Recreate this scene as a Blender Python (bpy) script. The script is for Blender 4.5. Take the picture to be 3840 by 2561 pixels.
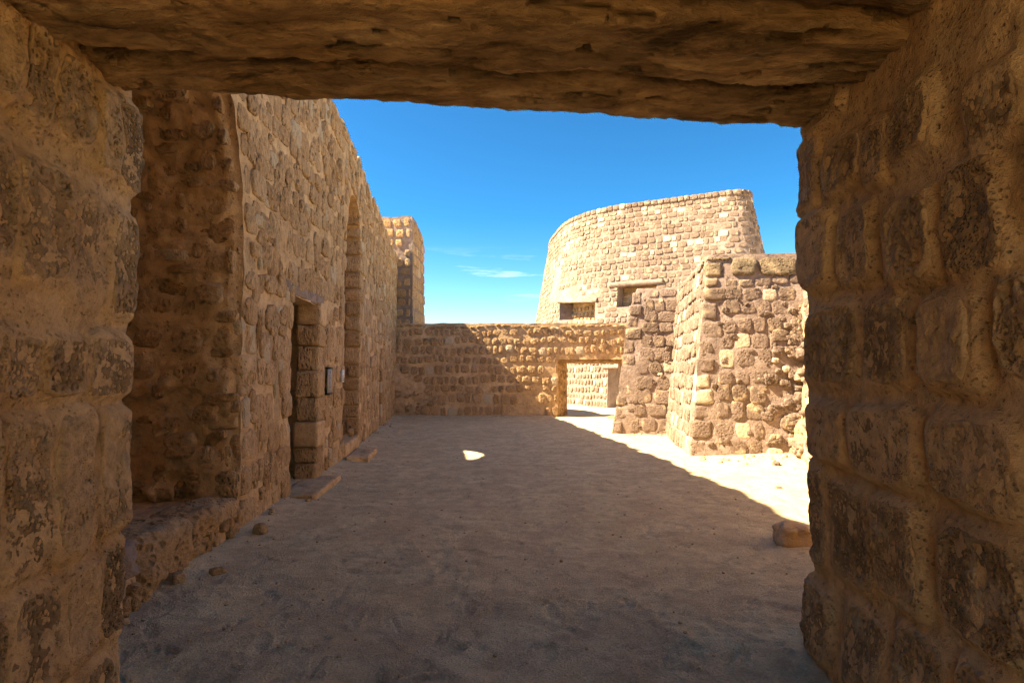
import bpy, math, random
import numpy as np
from mathutils import Vector, Matrix
from mathutils.geometry import delaunay_2d_cdt

for o in list(bpy.data.objects):
    bpy.data.objects.remove(o)
SC = bpy.context.scene
COL = SC.collection

# ------------------------------------------------------------------ camera, sky, sun, exposure
CAM_H = 1.6
PITCH = math.atan(74 / 1306)
cam_d = bpy.data.cameras.new('camera')
cam_d.sensor_width = 36.0
cam_d.lens = 20.0
cam_d.clip_start = 0.05
cam_d.clip_end = 2000
cam = bpy.data.objects.new('camera', cam_d)
cam.location = (0, 0, CAM_H)
cam.rotation_euler = (math.pi / 2 + PITCH, 0, 0)
COL.objects.link(cam)
SC.camera = cam

SUN_E = math.radians(46.0)
SUN_A = math.radians(-3.0)          # sun stands to the left (-X), a little beyond (+Y)
TO_SUN = Vector((-math.cos(SUN_E) * math.cos(SUN_A), math.cos(SUN_E) * math.sin(SUN_A), math.sin(SUN_E)))
world = bpy.data.worlds.new('World')
SC.world = world
world.use_nodes = True
wn, wl = world.node_tree.nodes, world.node_tree.links
wn.clear()
w_out = wn.new('ShaderNodeOutputWorld')
w_bg = wn.new('ShaderNodeBackground')
w_sky = wn.new('ShaderNodeTexSky')
w_sky.sky_type = 'NISHITA'
w_sky.sun_disc = False
w_sky.sun_elevation = SUN_E
w_sky.sun_rotation = math.atan2(TO_SUN.x, TO_SUN.y)
w_sky.altitude = 0
w_sky.air_density = 0.85
w_sky.dust_density = 0.02
w_sky.ozone_density = 4.0
w_bg.inputs['Strength'].default_value = 0.12
def w_math(op, a, b=None):
    n = wn.new('ShaderNodeMath'); n.operation = op
    for i, v in enumerate((a, b)):
        if v is None: continue
        if hasattr(v, 'is_output'): wl.new(v, n.inputs[i])
        else: n.inputs[i].default_value = v
    return n.outputs[0]
w_sc = wn.new('ShaderNodeVectorMath'); w_sc.operation = 'SCALE'; w_sc.inputs[3].default_value = 0.5
w_gm = wn.new('ShaderNodeGamma'); w_gm.inputs[1].default_value = 1.3
w_up = wn.new('ShaderNodeVectorMath'); w_up.operation = 'SCALE'; w_up.inputs[3].default_value = 0.53
wl.new(w_sky.outputs[0], w_sc.inputs[0]); wl.new(w_sc.outputs[0], w_gm.inputs[0]); w_hs = wn.new('ShaderNodeHueSaturation'); w_hs.inputs['Saturation'].default_value = 1.28; w_hs.inputs['Hue'].default_value = 0.50
wl.new(w_gm.outputs[0], w_hs.inputs['Color']); wl.new(w_hs.outputs[0], w_up.inputs[0])
# thin wisps of high cloud low over the horizon, all round
w_tc = wn.new('ShaderNodeTexCoord')
w_sep = wn.new('ShaderNodeSeparateXYZ'); wl.new(w_tc.outputs['Generated'], w_sep.inputs[0])
w_map = wn.new('ShaderNodeMapping'); w_map.inputs['Scale'].default_value = (1.0, 1.0, 9.0)
w_map.inputs['Location'].default_value = (0.35, 0.1, 0.2)
wl.new(w_tc.outputs['Generated'], w_map.inputs[0])
w_n = wn.new('ShaderNodeTexNoise'); w_n.inputs['Scale'].default_value = 5.0; w_n.inputs['Detail'].default_value = 7.0; w_n.inputs['Roughness'].default_value = 0.62
wl.new(w_map.outputs[0], w_n.inputs['Vector'])
w_r = wn.new('ShaderNodeValToRGB'); w_r.color_ramp.elements[0].position = 0.54; w_r.color_ramp.elements[1].position = 0.80
wl.new(w_n.outputs[0], w_r.inputs[0])
w_band = wn.new('ShaderNodeValToRGB')
for i_, (p_, c_) in enumerate(((0.12, 0), (0.165, 1), (0.22, 0))):
    e_ = w_band.color_ramp.elements[i_] if i_ < 2 else w_band.color_ramp.elements.new(0.5)
    e_.position = p_; e_.color = (c_, c_, c_, 1)
wl.new(w_sep.outputs['Z'], w_band.inputs[0])
w_mx = wn.new('ShaderNodeMix'); w_mx.data_type = 'RGBA'
wl.new(w_math('MULTIPLY', w_math('MULTIPLY', w_r.outputs[0], w_band.outputs[0]), 0.28), w_mx.inputs[0])
wl.new(w_up.outputs[0], w_mx.inputs[6]); w_mx.inputs[7].default_value = (4.2, 4.6, 5.2, 1)
wl.new(w_mx.outputs[2], w_bg.inputs['Color'])
wl.new(w_bg.outputs[0], w_out.inputs['Surface'])

sun_d = bpy.data.lights.new('sun', 'SUN')
sun_d.energy = 3.0
sun_d.angle = math.radians(0.53)
sun_d.color = (1.0, 0.975, 0.945)
sun = bpy.data.objects.new('sun', sun_d)
sun.rotation_euler = (-TO_SUN).to_track_quat('-Z', 'Y').to_euler()
sun.location = TO_SUN * 60
COL.objects.link(sun)

SC.view_settings.view_transform = 'Standard'
SC.view_settings.look = 'None'
SC.view_settings.gamma = 1.0
SC.view_settings.use_curve_mapping = False
SC.view_settings.exposure = 3.15
SC.view_settings.use_white_balance = True
SC.view_settings.white_balance_temperature = 11000
SC.view_settings.white_balance_tint = 12
SC.cycles.max_bounces = 6
SC.cycles.diffuse_bounces = 5
SC.cycles.glossy_bounces = 2
SC.cycles.use_denoising = True
SC.cycles.use_adaptive_sampling = True
SC.cycles.adaptive_threshold = 0.02

# ------------------------------------------------------------------ numpy noise
def _hash(ix, iy, iz, seed):
    h = (ix.astype(np.int64) * 374761393 + iy.astype(np.int64) * 668265263 + iz.astype(np.int64) * 2147483647 + seed * 974634211) & 0xFFFFFFFF
    h = ((h ^ (h >> 13)) * 1274126177) & 0xFFFFFFFF
    h = ((h ^ (h >> 16)) * 2246822519) & 0xFFFFFFFF
    return ((h ^ (h >> 15)) & 0xFFFFFF) / float(0xFFFFFF)

def vnoise(P, seed=0):
    P = np.asarray(P, float)
    i = np.floor(P)
    f = P - i
    f = f * f * (3 - 2 * f)
    i = i.astype(np.int64)
    r = 0
    for dx in (0, 1):
        for dy in (0, 1):
            for dz in (0, 1):
                w = (f[:, 0] if dx else 1 - f[:, 0]) * (f[:, 1] if dy else 1 - f[:, 1]) * (f[:, 2] if dz else 1 - f[:, 2])
                r = r + w * _hash(i[:, 0] + dx, i[:, 1] + dy, i[:, 2] + dz, seed)
    return r * 2 - 1

def fbm(P, octaves=4, seed=0, gain=0.5):
    P = np.asarray(P, float)
    a, r, t = 1.0, 0, 0
    for k in range(octaves):
        r = r + a * vnoise(P * 2.03 ** k + 17.3 * k, seed + k)
        t += a
        a *= gain
    return r / t

def worley(P, seed=0):
    P = np.asarray(P, float)
    i = np.floor(P).astype(np.int64)
    best = np.full(len(P), 9.0)
    for dx in (-1, 0, 1):
        for dy in (-1, 0, 1):
            for dz in (-1, 0, 1):
                c = i + np.array([dx, dy, dz])
                q = np.stack([_hash(c[:, 0], c[:, 1], c[:, 2], seed + k) for k in (1, 2, 3)], 1)
                d = np.linalg.norm(c + q - P, axis=1)
                best = np.minimum(best, d)
    return best

def sstep(a, b, x):
    t = np.clip((x - a) / (b - a), 0, 1)
    return t * t * (3 - 2 * t)

# ------------------------------------------------------------------ object helpers
def link(o, parent=None):
    COL.objects.link(o)
    if parent is not None:
        o.parent = parent
    return o

def tag(o, label=None, cat=None, group=None, kind=None):
    if label: o['label'] = label
    if cat: o['category'] = cat
    if group: o['group'] = group
    if kind: o['kind'] = kind
    return o

def empty(name, loc, label, cat, group=None):
    o = bpy.data.objects.new(name, None)
    o.location = loc
    o.empty_display_size = 0.2
    return tag(link(o), label, cat, group)

def mesh_np(name, V, F, mats, smooth=True, attr=None, attr_name='rnd'):
    """F: list of arrays (n,3) / (n,4)"""
    me = bpy.data.meshes.new(name)
    V = np.asarray(V, np.float32)
    Fs = [np.asarray(f, np.int32) for f in (F if isinstance(F, list) else [F]) if len(f)]
    nl = sum(f.size for f in Fs)
    nf = sum(len(f) for f in Fs)
    me.vertices.add(len(V)); me.vertices.foreach_set('co', V.ravel())
    me.loops.add(nl); me.polygons.add(nf)
    me.loops.foreach_set('vertex_index', np.concatenate([f.ravel() for f in Fs]))
    starts, k = [], 0
    for f in Fs:
        starts.append(np.arange(len(f)) * f.shape[1] + k); k += f.size
    me.polygons.foreach_set('loop_start', np.concatenate(starts).astype(np.int32))
    me.update(calc_edges=True)
    me.validate()
    if smooth:
        me.polygons.foreach_set('use_smooth', np.ones(len(me.polygons), bool))
    if attr is not None:
        a = me.attributes.new(attr_name, 'FLOAT', 'POINT')
        a.data.foreach_set('value', np.asarray(attr, np.float32))
    for m in (mats if isinstance(mats, (list, tuple)) else [mats]):
        me.materials.append(m)
    return me

def obj(name, me, parent=None, loc=(0, 0, 0)):
    o = bpy.data.objects.new(name, me)
    o.location = loc
    return link(o, parent)

# ------------------------------------------------------------------ materials
def nodes_of(name):
    m = bpy.data.materials.new(name)
    m.use_nodes = True
    nt = m.node_tree
    nt.nodes.clear()
    out = nt.nodes.new('ShaderNodeOutputMaterial')
    b = nt.nodes.new('ShaderNodeBsdfPrincipled')
    b.inputs['Roughness'].default_value = 0.95
    b.inputs['Specular IOR Level'].default_value = 0.12
    nt.links.new(b.outputs[0], out.inputs[0])
    return m, nt, b

def N(nt, kind, **kw):
    n = nt.nodes.new(kind)
    for k, v in kw.items():
        if k in n.inputs: n.inputs[k].default_value = v
        else: setattr(n, k, v)
    return n

def math_n(nt, op, a, b=None, c=None):
    n = nt.nodes.new('ShaderNodeMath'); n.operation = op
    for i, v in enumerate((a, b, c)):
        if v is None: continue
        if hasattr(v, 'is_output'): nt.links.new(v, n.inputs[i])
        else: n.inputs[i].default_value = v
    return n.outputs[0]

def ramp_n(nt, fac, stops, interp='LINEAR'):
    r = nt.nodes.new('ShaderNodeValToRGB')
    r.color_ramp.interpolation = interp
    e = r.color_ramp.elements
    while len(e) < len(stops): e.new(0.5)
    for el, (p, c) in zip(e, stops):
        el.position = p
        el.color = (c, c, c, 1) if isinstance(c, (int, float)) else (*c, 1)
    nt.links.new(fac, r.inputs[0])
    return r.outputs[0]

def mix_n(nt, fac, a, b, mode='MIX'):
    n = nt.nodes.new('ShaderNodeMix'); n.data_type = 'RGBA'; n.blend_type = mode
    for s, v in ((n.inputs[0], fac), (n.inputs[6], a), (n.inputs[7], b)):
        if hasattr(v, 'is_output'): nt.links.new(v, s)
        elif isinstance(v, (int, float)): s.default_value = v
        else: s.default_value = (*v, 1)
    return n.outputs[2]

def tex(nt, kind, vec, scale, **kw):
    n = nt.nodes.new('ShaderNodeTex' + kind)
    n.inputs['Scale'].default_value = scale
    for k, v in kw.items():
        if k in n.inputs: n.inputs[k].default_value = v
        else: setattr(n, k, v)
    nt.links.new(vec, n.inputs['Vector'])
    return n

def stone_material(name, stops, crust=None, pore=26.0, pore_depth=0.03, pale=(0.52, 0.43, 0.31), pale_at=0.93, stretch=None, dark=0.55):
    m, nt, b = nodes_of(name)
    L = nt.links
    pos = nt.nodes.new('ShaderNodeNewGeometry').outputs['Position']
    if stretch:
        mp = nt.nodes.new('ShaderNodeVectorMath'); mp.operation = 'MULTIPLY'
        mp.inputs[1].default_value = stretch
        L.new(pos, mp.inputs[0]); pos = mp.outputs[0]
    oi = nt.nodes.new('ShaderNodeObjectInfo')
    at = nt.nodes.new('ShaderNodeAttribute'); at.attribute_name = 'rnd'
    rnd = math_n(nt, 'FRACT', math_n(nt, 'ADD', oi.outputs['Random'], at.outputs['Fac']))
    rnd2 = math_n(nt, 'FRACT', math_n(nt, 'MULTIPLY', rnd, 17.31))
    base = ramp_n(nt, rnd, stops)
    n1 = tex(nt, 'Noise', pos, 3.1, Detail=3.0, Roughness=0.6)
    n2 = tex(nt, 'Noise', pos, 21.0, Detail=4.0, Roughness=0.75)
    var = ramp_n(nt, n2.outputs[0], [(0.30, 0.62), (0.5, 0.95), (0.72, 1.28)])
    base = mix_n(nt, 1.0, base, var, 'MULTIPLY')
    # lime-washed smears of mortar over the stone
    smear = ramp_n(nt, n1.outputs[0], [(0.56, 0.0), (0.66, 1.0)])
    base = mix_n(nt, math_n(nt, 'MULTIPLY', smear, 0.55), base, (0.50, 0.375, 0.245))
    ispale = math_n(nt, 'GREATER_THAN', rnd, pale_at)
    base = mix_n(nt, math_n(nt, 'MULTIPLY', ispale, 0.85), base, pale)
    # pores: coral limestone, some stones much more porous than others
    v = tex(nt, 'Voronoi', pos, pore, Randomness=1.0)
    amount = math_n(nt, 'MULTIPLY', ramp_n(nt, rnd2, [(0.1, 0.25), (0.75, 1.0)]), math_n(nt, 'SUBTRACT', 1.0, math_n(nt, 'MULTIPLY', ispale, 0.8)))
    where = ramp_n(nt, n1.outputs[0], [(0.36, 1.0), (0.60, 0.25)])
    p1 = ramp_n(nt, v.outputs['Distance'], [(0.16, 1.0), (0.42, 0.0)])
    pit = math_n(nt, 'MULTIPLY', p1, math_n(nt, 'MULTIPLY', amount, where))
    base = mix_n(nt, math_n(nt, 'MULTIPLY', pit, dark), base, mix_n(nt, 1.0, base, (0.45, 0.36, 0.28), 'MULTIPLY'))
    if crust:
        ea = nt.nodes.new('ShaderNodeAttribute'); ea.attribute_name = 'exposed'
        base = mix_n(nt, ea.outputs['Fac'], mix_n(nt, 1.0, crust, var, 'MULTIPLY'), base)
    L.new(base, b.inputs['Base Color'])
    h = math_n(nt, 'SUBTRACT', math_n(nt, 'MULTIPLY', n2.outputs[0], 1.0), pit)
    bp = nt.nodes.new('ShaderNodeBump')
    bp.inputs['Strength'].default_value = 1.0
    bp.inputs['Distance'].default_value = pore_depth
    L.new(h, bp.inputs['Height'])
    L.new(bp.outputs[0], b.inputs['Normal'])
    return m

def mortar_material(name, c1, c2, c3, scale=9.0, dist=0.03):
    m, nt, b = nodes_of(name)
    L = nt.links
    pos = nt.nodes.new('ShaderNodeNewGeometry').outputs['Position']
    n1 = tex(nt, 'Noise', pos, 1.3, Detail=4.0, Roughness=0.62)
    n2 = tex(nt, 'Noise', pos, scale, Detail=6.0, Roughness=0.72)
    v = tex(nt, 'Voronoi', pos, scale * 3.2, Randomness=1.0)
    base = ramp_n(nt, n1.outputs[0], [(0.36, c1), (0.52, c2), (0.68, c3)])
    base = mix_n(nt, 1.0, base, ramp_n(nt, n2.outputs[0], [(0.32, 0.68), (0.52, 1.0), (0.72, 1.2)]), 'MULTIPLY')
    L.new(base, b.inputs['Base Color'])
    pit = math_n(nt, 'MULTIPLY', ramp_n(nt, v.outputs['Distance'], [(0.1, 1.0), (0.35, 0.0)]), ramp_n(nt, n2.outputs[0], [(0.40, 1.0), (0.52, 0.0)]))
    h = math_n(nt, 'SUBTRACT', n2.outputs[0], math_n(nt, 'MULTIPLY', pit, 0.6))
    bp = nt.nodes.new('ShaderNodeBump')
    bp.inputs['Distance'].default_value = dist
    L.new(h, bp.inputs['Height'])
    L.new(bp.outputs[0], b.inputs['Normal'])
    return m

TAN = [(0.0, (0.406, 0.251, 0.133)), (0.25, (0.499, 0.325, 0.181)), (0.5, (0.544, 0.368, 0.217)), (0.75, (0.475, 0.315, 0.181)), (1.0, (0.441, 0.277, 0.153))]  # stone of the shaded left wall, colour lightened to make up for its shade
SUNNY_DIMMED = [(0.0, (0.166, 0.117, 0.086)), (0.25, (0.206, 0.148, 0.118)), (0.5, (0.225, 0.165, 0.132)), (0.75, (0.186, 0.133, 0.102)), (1.0, (0.210, 0.153, 0.120))]  # limestone copy for sunlit walls, colour darkened to hold the exposure
BROWN = [(0.0, (0.330, 0.199, 0.097)), (0.3, (0.419, 0.260, 0.139)), (0.6, (0.473, 0.306, 0.171)), (1.0, (0.374, 0.230, 0.120))]
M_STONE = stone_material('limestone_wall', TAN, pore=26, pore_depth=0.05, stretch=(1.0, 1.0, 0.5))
M_SUNNY_DIMMED = stone_material('limestone_sun_dimmed', SUNNY_DIMMED, pore=15, pore_depth=0.028, pale=(0.50, 0.41, 0.30), pale_at=0.9, dark=0.3)
M_BROWN = stone_material('limestone_brown', BROWN, pore=13, pore_depth=0.035, pale_at=0.96)
GREY = [(0.0, (0.200, 0.152, 0.100)), (0.5, (0.248, 0.192, 0.132)), (1.0, (0.224, 0.168, 0.112))]
M_GREY = stone_material('limestone_grey', GREY, pore=17, pore_depth=0.07, pale_at=2.0)
CORAL = [(0.0, (0.194, 0.117, 0.060)), (0.35, (0.253, 0.156, 0.082)), (0.7, (0.292, 0.185, 0.100)), (1.0, (0.224, 0.136, 0.070))]
M_NEAR = stone_material('limestone_pitted', CORAL, crust=(0.45, 0.29, 0.155), pore=75, pore_depth=0.010, pale_at=2.0, dark=0.25)
M_MORTAR = mortar_material('lime_mortar', (0.476, 0.313, 0.175), (0.555, 0.375, 0.218), (0.634, 0.444, 0.271), 7.0, 0.03)
M_MORTAR_DIMMED = mortar_material('lime_mortar_sun_dimmed', (0.238, 0.176, 0.141), (0.278, 0.208, 0.173), (0.316, 0.245, 0.214), 6.0, 0.04)  # mortar copy for sunlit walls, colour darkened so they do not burn out
M_PLASTER = mortar_material('earth_plaster', (0.490, 0.291, 0.143), (0.571, 0.358, 0.185), (0.630, 0.418, 0.230), 15.0, 0.03)
M_RUBBLE = mortar_material('rubble_core', (0.315, 0.213, 0.122), (0.384, 0.277, 0.172), (0.454, 0.340, 0.225), 5.0, 0.08)

def sand_material():
    m, nt, b = nodes_of('sand')
    L = nt.links
    pos = nt.nodes.new('ShaderNodeNewGeometry').outputs['Position']
    n1 = tex(nt, 'Noise', pos, 0.55, Detail=5.0, Roughness=0.6)
    n2 = tex(nt, 'Noise', pos, 6.0, Detail=6.0, Roughness=0.68)
    n3 = tex(nt, 'Noise', pos, 70.0, Detail=4.0, Roughness=0.7)
    v = tex(nt, 'Voronoi', pos, 60.0, Randomness=1.0)
    base = ramp_n(nt, n1.outputs[0], [(0.35, (0.68, 0.54, 0.335)), (0.65, (0.74, 0.60, 0.385))])
    base = mix_n(nt, 1.0, base, ramp_n(nt, n2.outputs[0], [(0.34, 0.70), (0.50, 0.98), (0.66, 1.1)]), 'MULTIPLY')
    n5 = tex(nt, 'Noise', pos, 2.1, Detail=5.0, Roughness=0.65)
    base = mix_n(nt, ramp_n(nt, n5.outputs[0], [(0.42, 0.55), (0.58, 0.0)]), base, (0.50, 0.365, 0.235))
    base = mix_n(nt, 1.0, base, ramp_n(nt, n3.outputs[0], [(0.3, 0.72), (0.55, 1.0), (0.72, 1.14)]), 'MULTIPLY')
    L.new(base, b.inputs['Base Color'])
    grit = math_n(nt, 'MULTIPLY', ramp_n(nt, v.outputs['Distance'], [(0.1, 1.0), (0.4, 0.0)]), ramp_n(nt, n2.outputs[0], [(0.5, 0.0), (0.6, 1.0)]))
    h = math_n(nt, 'ADD', math_n(nt, 'ADD', n2.outputs[0], math_n(nt, 'MULTIPLY', n3.outputs[0], 0.8)), math_n(nt, 'MULTIPLY', grit, 0.25))
    bp = nt.nodes.new('ShaderNodeBump')
    bp.inputs['Distance'].default_value = 0.028
    L.new(h, bp.inputs['Height'])
    L.new(bp.outputs[0], b.inputs['Normal'])
    return m
M_SAND = sand_material()

def beam_material():
    m, nt, b = nodes_of('weathered_beam')
    L = nt.links
    pos = nt.nodes.new('ShaderNodeNewGeometry').outputs['Position']
    mp = nt.nodes.new('ShaderNodeVectorMath'); mp.operation = 'MULTIPLY'
    mp.inputs[1].default_value = (0.32, 1.0, 1.0)
    L.new(pos, mp.inputs[0]); p2 = mp.outputs[0]
    n1 = tex(nt, 'Noise', p2, 5.0, Detail=7.0, Roughness=0.68, Distortion=0.6)
    n2 = tex(nt, 'Noise', p2, 26.0, Detail=6.0, Roughness=0.7)
    mp3 = nt.nodes.new('ShaderNodeVectorMath'); mp3.operation = 'MULTIPLY_ADD'
    mp3.inputs[1].default_value = (0.12, 0.12, 0.12)
    L.new(n1.outputs['Color'], mp3.inputs[0]); L.new(p2, mp3.inputs[2])
    fl = tex(nt, 'Voronoi', mp3.outputs[0], 8.0, Randomness=1.0)
    flk = nt.nodes.new('ShaderNodeSeparateColor'); L.new(fl.outputs['Color'], flk.inputs[0])
    n4 = tex(nt, 'Noise', p2, 1.9, Detail=3.0, Roughness=0.6)
    base = ramp_n(nt, n1.outputs[0], [(0.34, (0.12, 0.070, 0.034)), (0.44, (0.30, 0.18, 0.09)), (0.55, (0.42, 0.265, 0.135)), (0.66, (0.54, 0.37, 0.21))])
    base = mix_n(nt, ramp_n(nt, n4.outputs[0], [(0.52, 0.0), (0.68, 0.6)]), base, (0.44, 0.25, 0.10))
    base = mix_n(nt, 1.0, base, ramp_n(nt, n2.outputs[0], [(0.32, 0.65), (0.52, 1.0), (0.7, 1.25)]), 'MULTIPLY')
    L.new(base, b.inputs['Base Color'])
    base = mix_n(nt, 1.0, base, ramp_n(nt, flk.outputs[0], [(0.0, 0.72), (1.0, 1.25)]), 'MULTIPLY')
    L.new(base, b.inputs['Base Color'])
    h = math_n(nt, 'ADD', math_n(nt, 'ADD', n1.outputs[0], math_n(nt, 'MULTIPLY', n2.outputs[0], 0.45)), math_n(nt, 'MULTIPLY', flk.outputs[1], 0.45))
    bp = nt.nodes.new('ShaderNodeBump')
    bp.inputs['Distance'].default_value = 0.09
    L.new(h, bp.inputs['Height'])
    L.new(bp.outputs[0], b.inputs['Normal'])
    return m
M_BEAM = beam_material()

def plain(name, c, rough=0.7, noise=0.0):
    m, nt, b = nodes_of(name)
    b.inputs['Roughness'].default_value = rough
    pos = nt.nodes.new('ShaderNodeNewGeometry').outputs['Position']
    n = tex(nt, 'Noise', pos, 40.0, Detail=4.0)
    nt.links.new(mix_n(nt, 1.0, c, ramp_n(nt, n.outputs[0], [(0.3, 1 - noise), (0.7, 1 + noise)]), 'MULTIPLY'), b.inputs['Base Color'])
    return m
M_DARK = plain('dark_metal', (0.02, 0.02, 0.022), 0.5)
M_PANEL = plain('sign_panel', (0.40, 0.38, 0.36), 0.35, 0.05)
M_WHITE = plain('white_plaque', (0.72, 0.72, 0.72), 0.4, 0.04)
M_INK = plain('ink', (0.17, 0.16, 0.155), 0.6)
M_DOOR = plain('old_door', (0.075, 0.048, 0.028), 0.8, 0.3)

# ------------------------------------------------------------------ paths and walls
def fillet(points, radii, step=0.06):
    P = [np.array(p, float) for p in points]
    out = [P[0]]
    for i in range(1, len(P) - 1):
        a, b, c = P[i - 1], P[i], P[i + 1]
        u = (a - b) / np.linalg.norm(a - b); v = (c - b) / np.linalg.norm(c - b)
        r = radii[i]
        ang = math.acos(np.clip(u @ v, -1, 1))
        d = min(r / math.tan(ang / 2) if ang < math.pi - 1e-3 else 0, 0.48 * min(np.linalg.norm(a - b), np.linalg.norm(c - b)))
        if d < 1e-4:
            out.append(b); continue
        p0, p2 = b + u * d, b + v * d
        for k in range(13):
            t = k / 12
            out.append((1 - t) ** 2 * p0 + 2 * t * (1 - t) * b + t * t * p2)
    out.append(P[-1])
    return np.array(out)

class Path:
    def __init__(s, pts):
        s.p = np.asarray(pts, float)
        seg = np.linalg.norm(np.diff(s.p, axis=0), axis=1)
        keep = np.concatenate([[True], seg > 1e-6])
        s.p = s.p[keep]
        s.c = np.concatenate([[0], np.cumsum(np.linalg.norm(np.diff(s.p, axis=0), axis=1))])
        s.L = s.c[-1]
    def at(s, q):
        q = np.asarray(q, float)
        return np.stack([np.interp(q, s.c, s.p[:, 0]), np.interp(q, s.c, s.p[:, 1])], -1)
    def tan(s, q, h=0.04):
        d = s.at(np.clip(np.asarray(q) + h, 0, s.L)) - s.at(np.clip(np.asarray(q) - h, 0, s.L))
        return d / np.maximum(np.linalg.norm(d, axis=-1, keepdims=True), 1e-9)
    def near(s, xy):
        q = np.linspace(0, s.L, 4000)
        return q[np.argmin(np.linalg.norm(s.at(q) - np.array(xy), axis=1))]

class Wall:
    """surface over (s along the path, t up); batter(t) = how far the face stands out at height t"""
    def __init__(w, path, top, batter=lambda t: 0 * t, z0=-0.15):
        w.path, w.top, w.batter, w.z0 = path, top, batter, z0
    def pos(w, s, t, off=0.0):
        s = np.asarray(s, float); t = np.asarray(t, float)
        p = w.path.at(s); g = w.path.tan(s)
        n = np.stack([g[..., 1], -g[..., 0]], -1)
        o = w.batter(t) + off
        return np.concatenate([p + n * o[..., None], t[..., None]], -1)
    def frame(w, s, t):
        s = np.array([s]); t = np.array([t])
        p = w.pos(s, t)[0]
        g = w.path.tan(s)[0]
        g = np.array([g[0], g[1], 0])
        u = w.pos(s, t + 0.05)[0] - w.pos(s, t - 0.05)[0]
        u /= np.linalg.norm(u)
        n = np.cross(g, u); n /= np.linalg.norm(n)
        return p, g, u, n

class MitreWall(Wall):
    """sharp-cornered plan; offsets are mitred so that the arris stays crisp"""
    def __init__(w, pts, top, batter=lambda t: 0 * t, z0=-0.15):
        w.P = np.array(pts, float)
        w.path = Path(w.P)
        d = np.diff(w.P, axis=0); d /= np.linalg.norm(d, axis=1, keepdims=True)
        n = np.stack([d[:, 1], -d[:, 0]], 1)
        m = [n[0]] + [(n[i] + n[i + 1]) / (1 + n[i] @ n[i + 1]) for i in range(len(n) - 1)] + [n[-1]]
        w.d, w.n, w.m = d, n, np.array(m)
        w.top, w.batter, w.z0 = top, batter, z0
    def seg(w, s):
        return np.clip(np.searchsorted(w.path.c, s, side='right') - 1, 0, len(w.d) - 1)
    def pos(w, s, t, off=0.0):
        s = np.asarray(s, float); t = np.asarray(t, float)
        i = w.seg(s)
        f = ((s - w.path.c[i]) / (w.path.c[i + 1] - w.path.c[i]))[..., None]
        o = (w.batter(t) + off)[..., None]
        p = (w.P[i] + w.m[i] * o) * (1 - f) + (w.P[i + 1] + w.m[i + 1] * o) * f
        return np.concatenate([p, t[..., None]], -1)
    def frame(w, s, t):
        i = w.seg(np.array([s]))[0]
        p = w.pos(np.array([s]), np.array([t]))[0]
        g = np.array([*w.d[i], 0])
        k = (w.batter(np.array([t + .05])) - w.batter(np.array([t - .05])))[0] / .1
        u = np.array([w.n[i][0] * k, w.n[i][1] * k, 1.0]); u /= np.linalg.norm(u)
        n = np.cross(g, u); n /= np.linalg.norm(n)
        return p, g, u, n

def inside(poly, S, T):
    poly = np.asarray(poly, float)
    r = np.zeros(len(S), bool)
    j = len(poly) - 1
    for i in range(len(poly)):
        xi, yi = poly[i]; xj, yj = poly[j]
        if yi != yj:
            c = ((yi > T) != (yj > T)) & (S < (xj - xi) * (T - yi) / (yj - yi) + xi)
            r ^= c
        j = i
    return r

def densify(poly, res, close=True):
    out = []
    n = len(poly)
    for i in range(n if close else n - 1):
        a, b = np.array(poly[i], float), np.array(poly[(i + 1) % n], float)
        k = max(1, int(np.linalg.norm(b - a) / res))
        for j in range(k):
            out.append(a + (b - a) * j / k)
    return out

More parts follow.
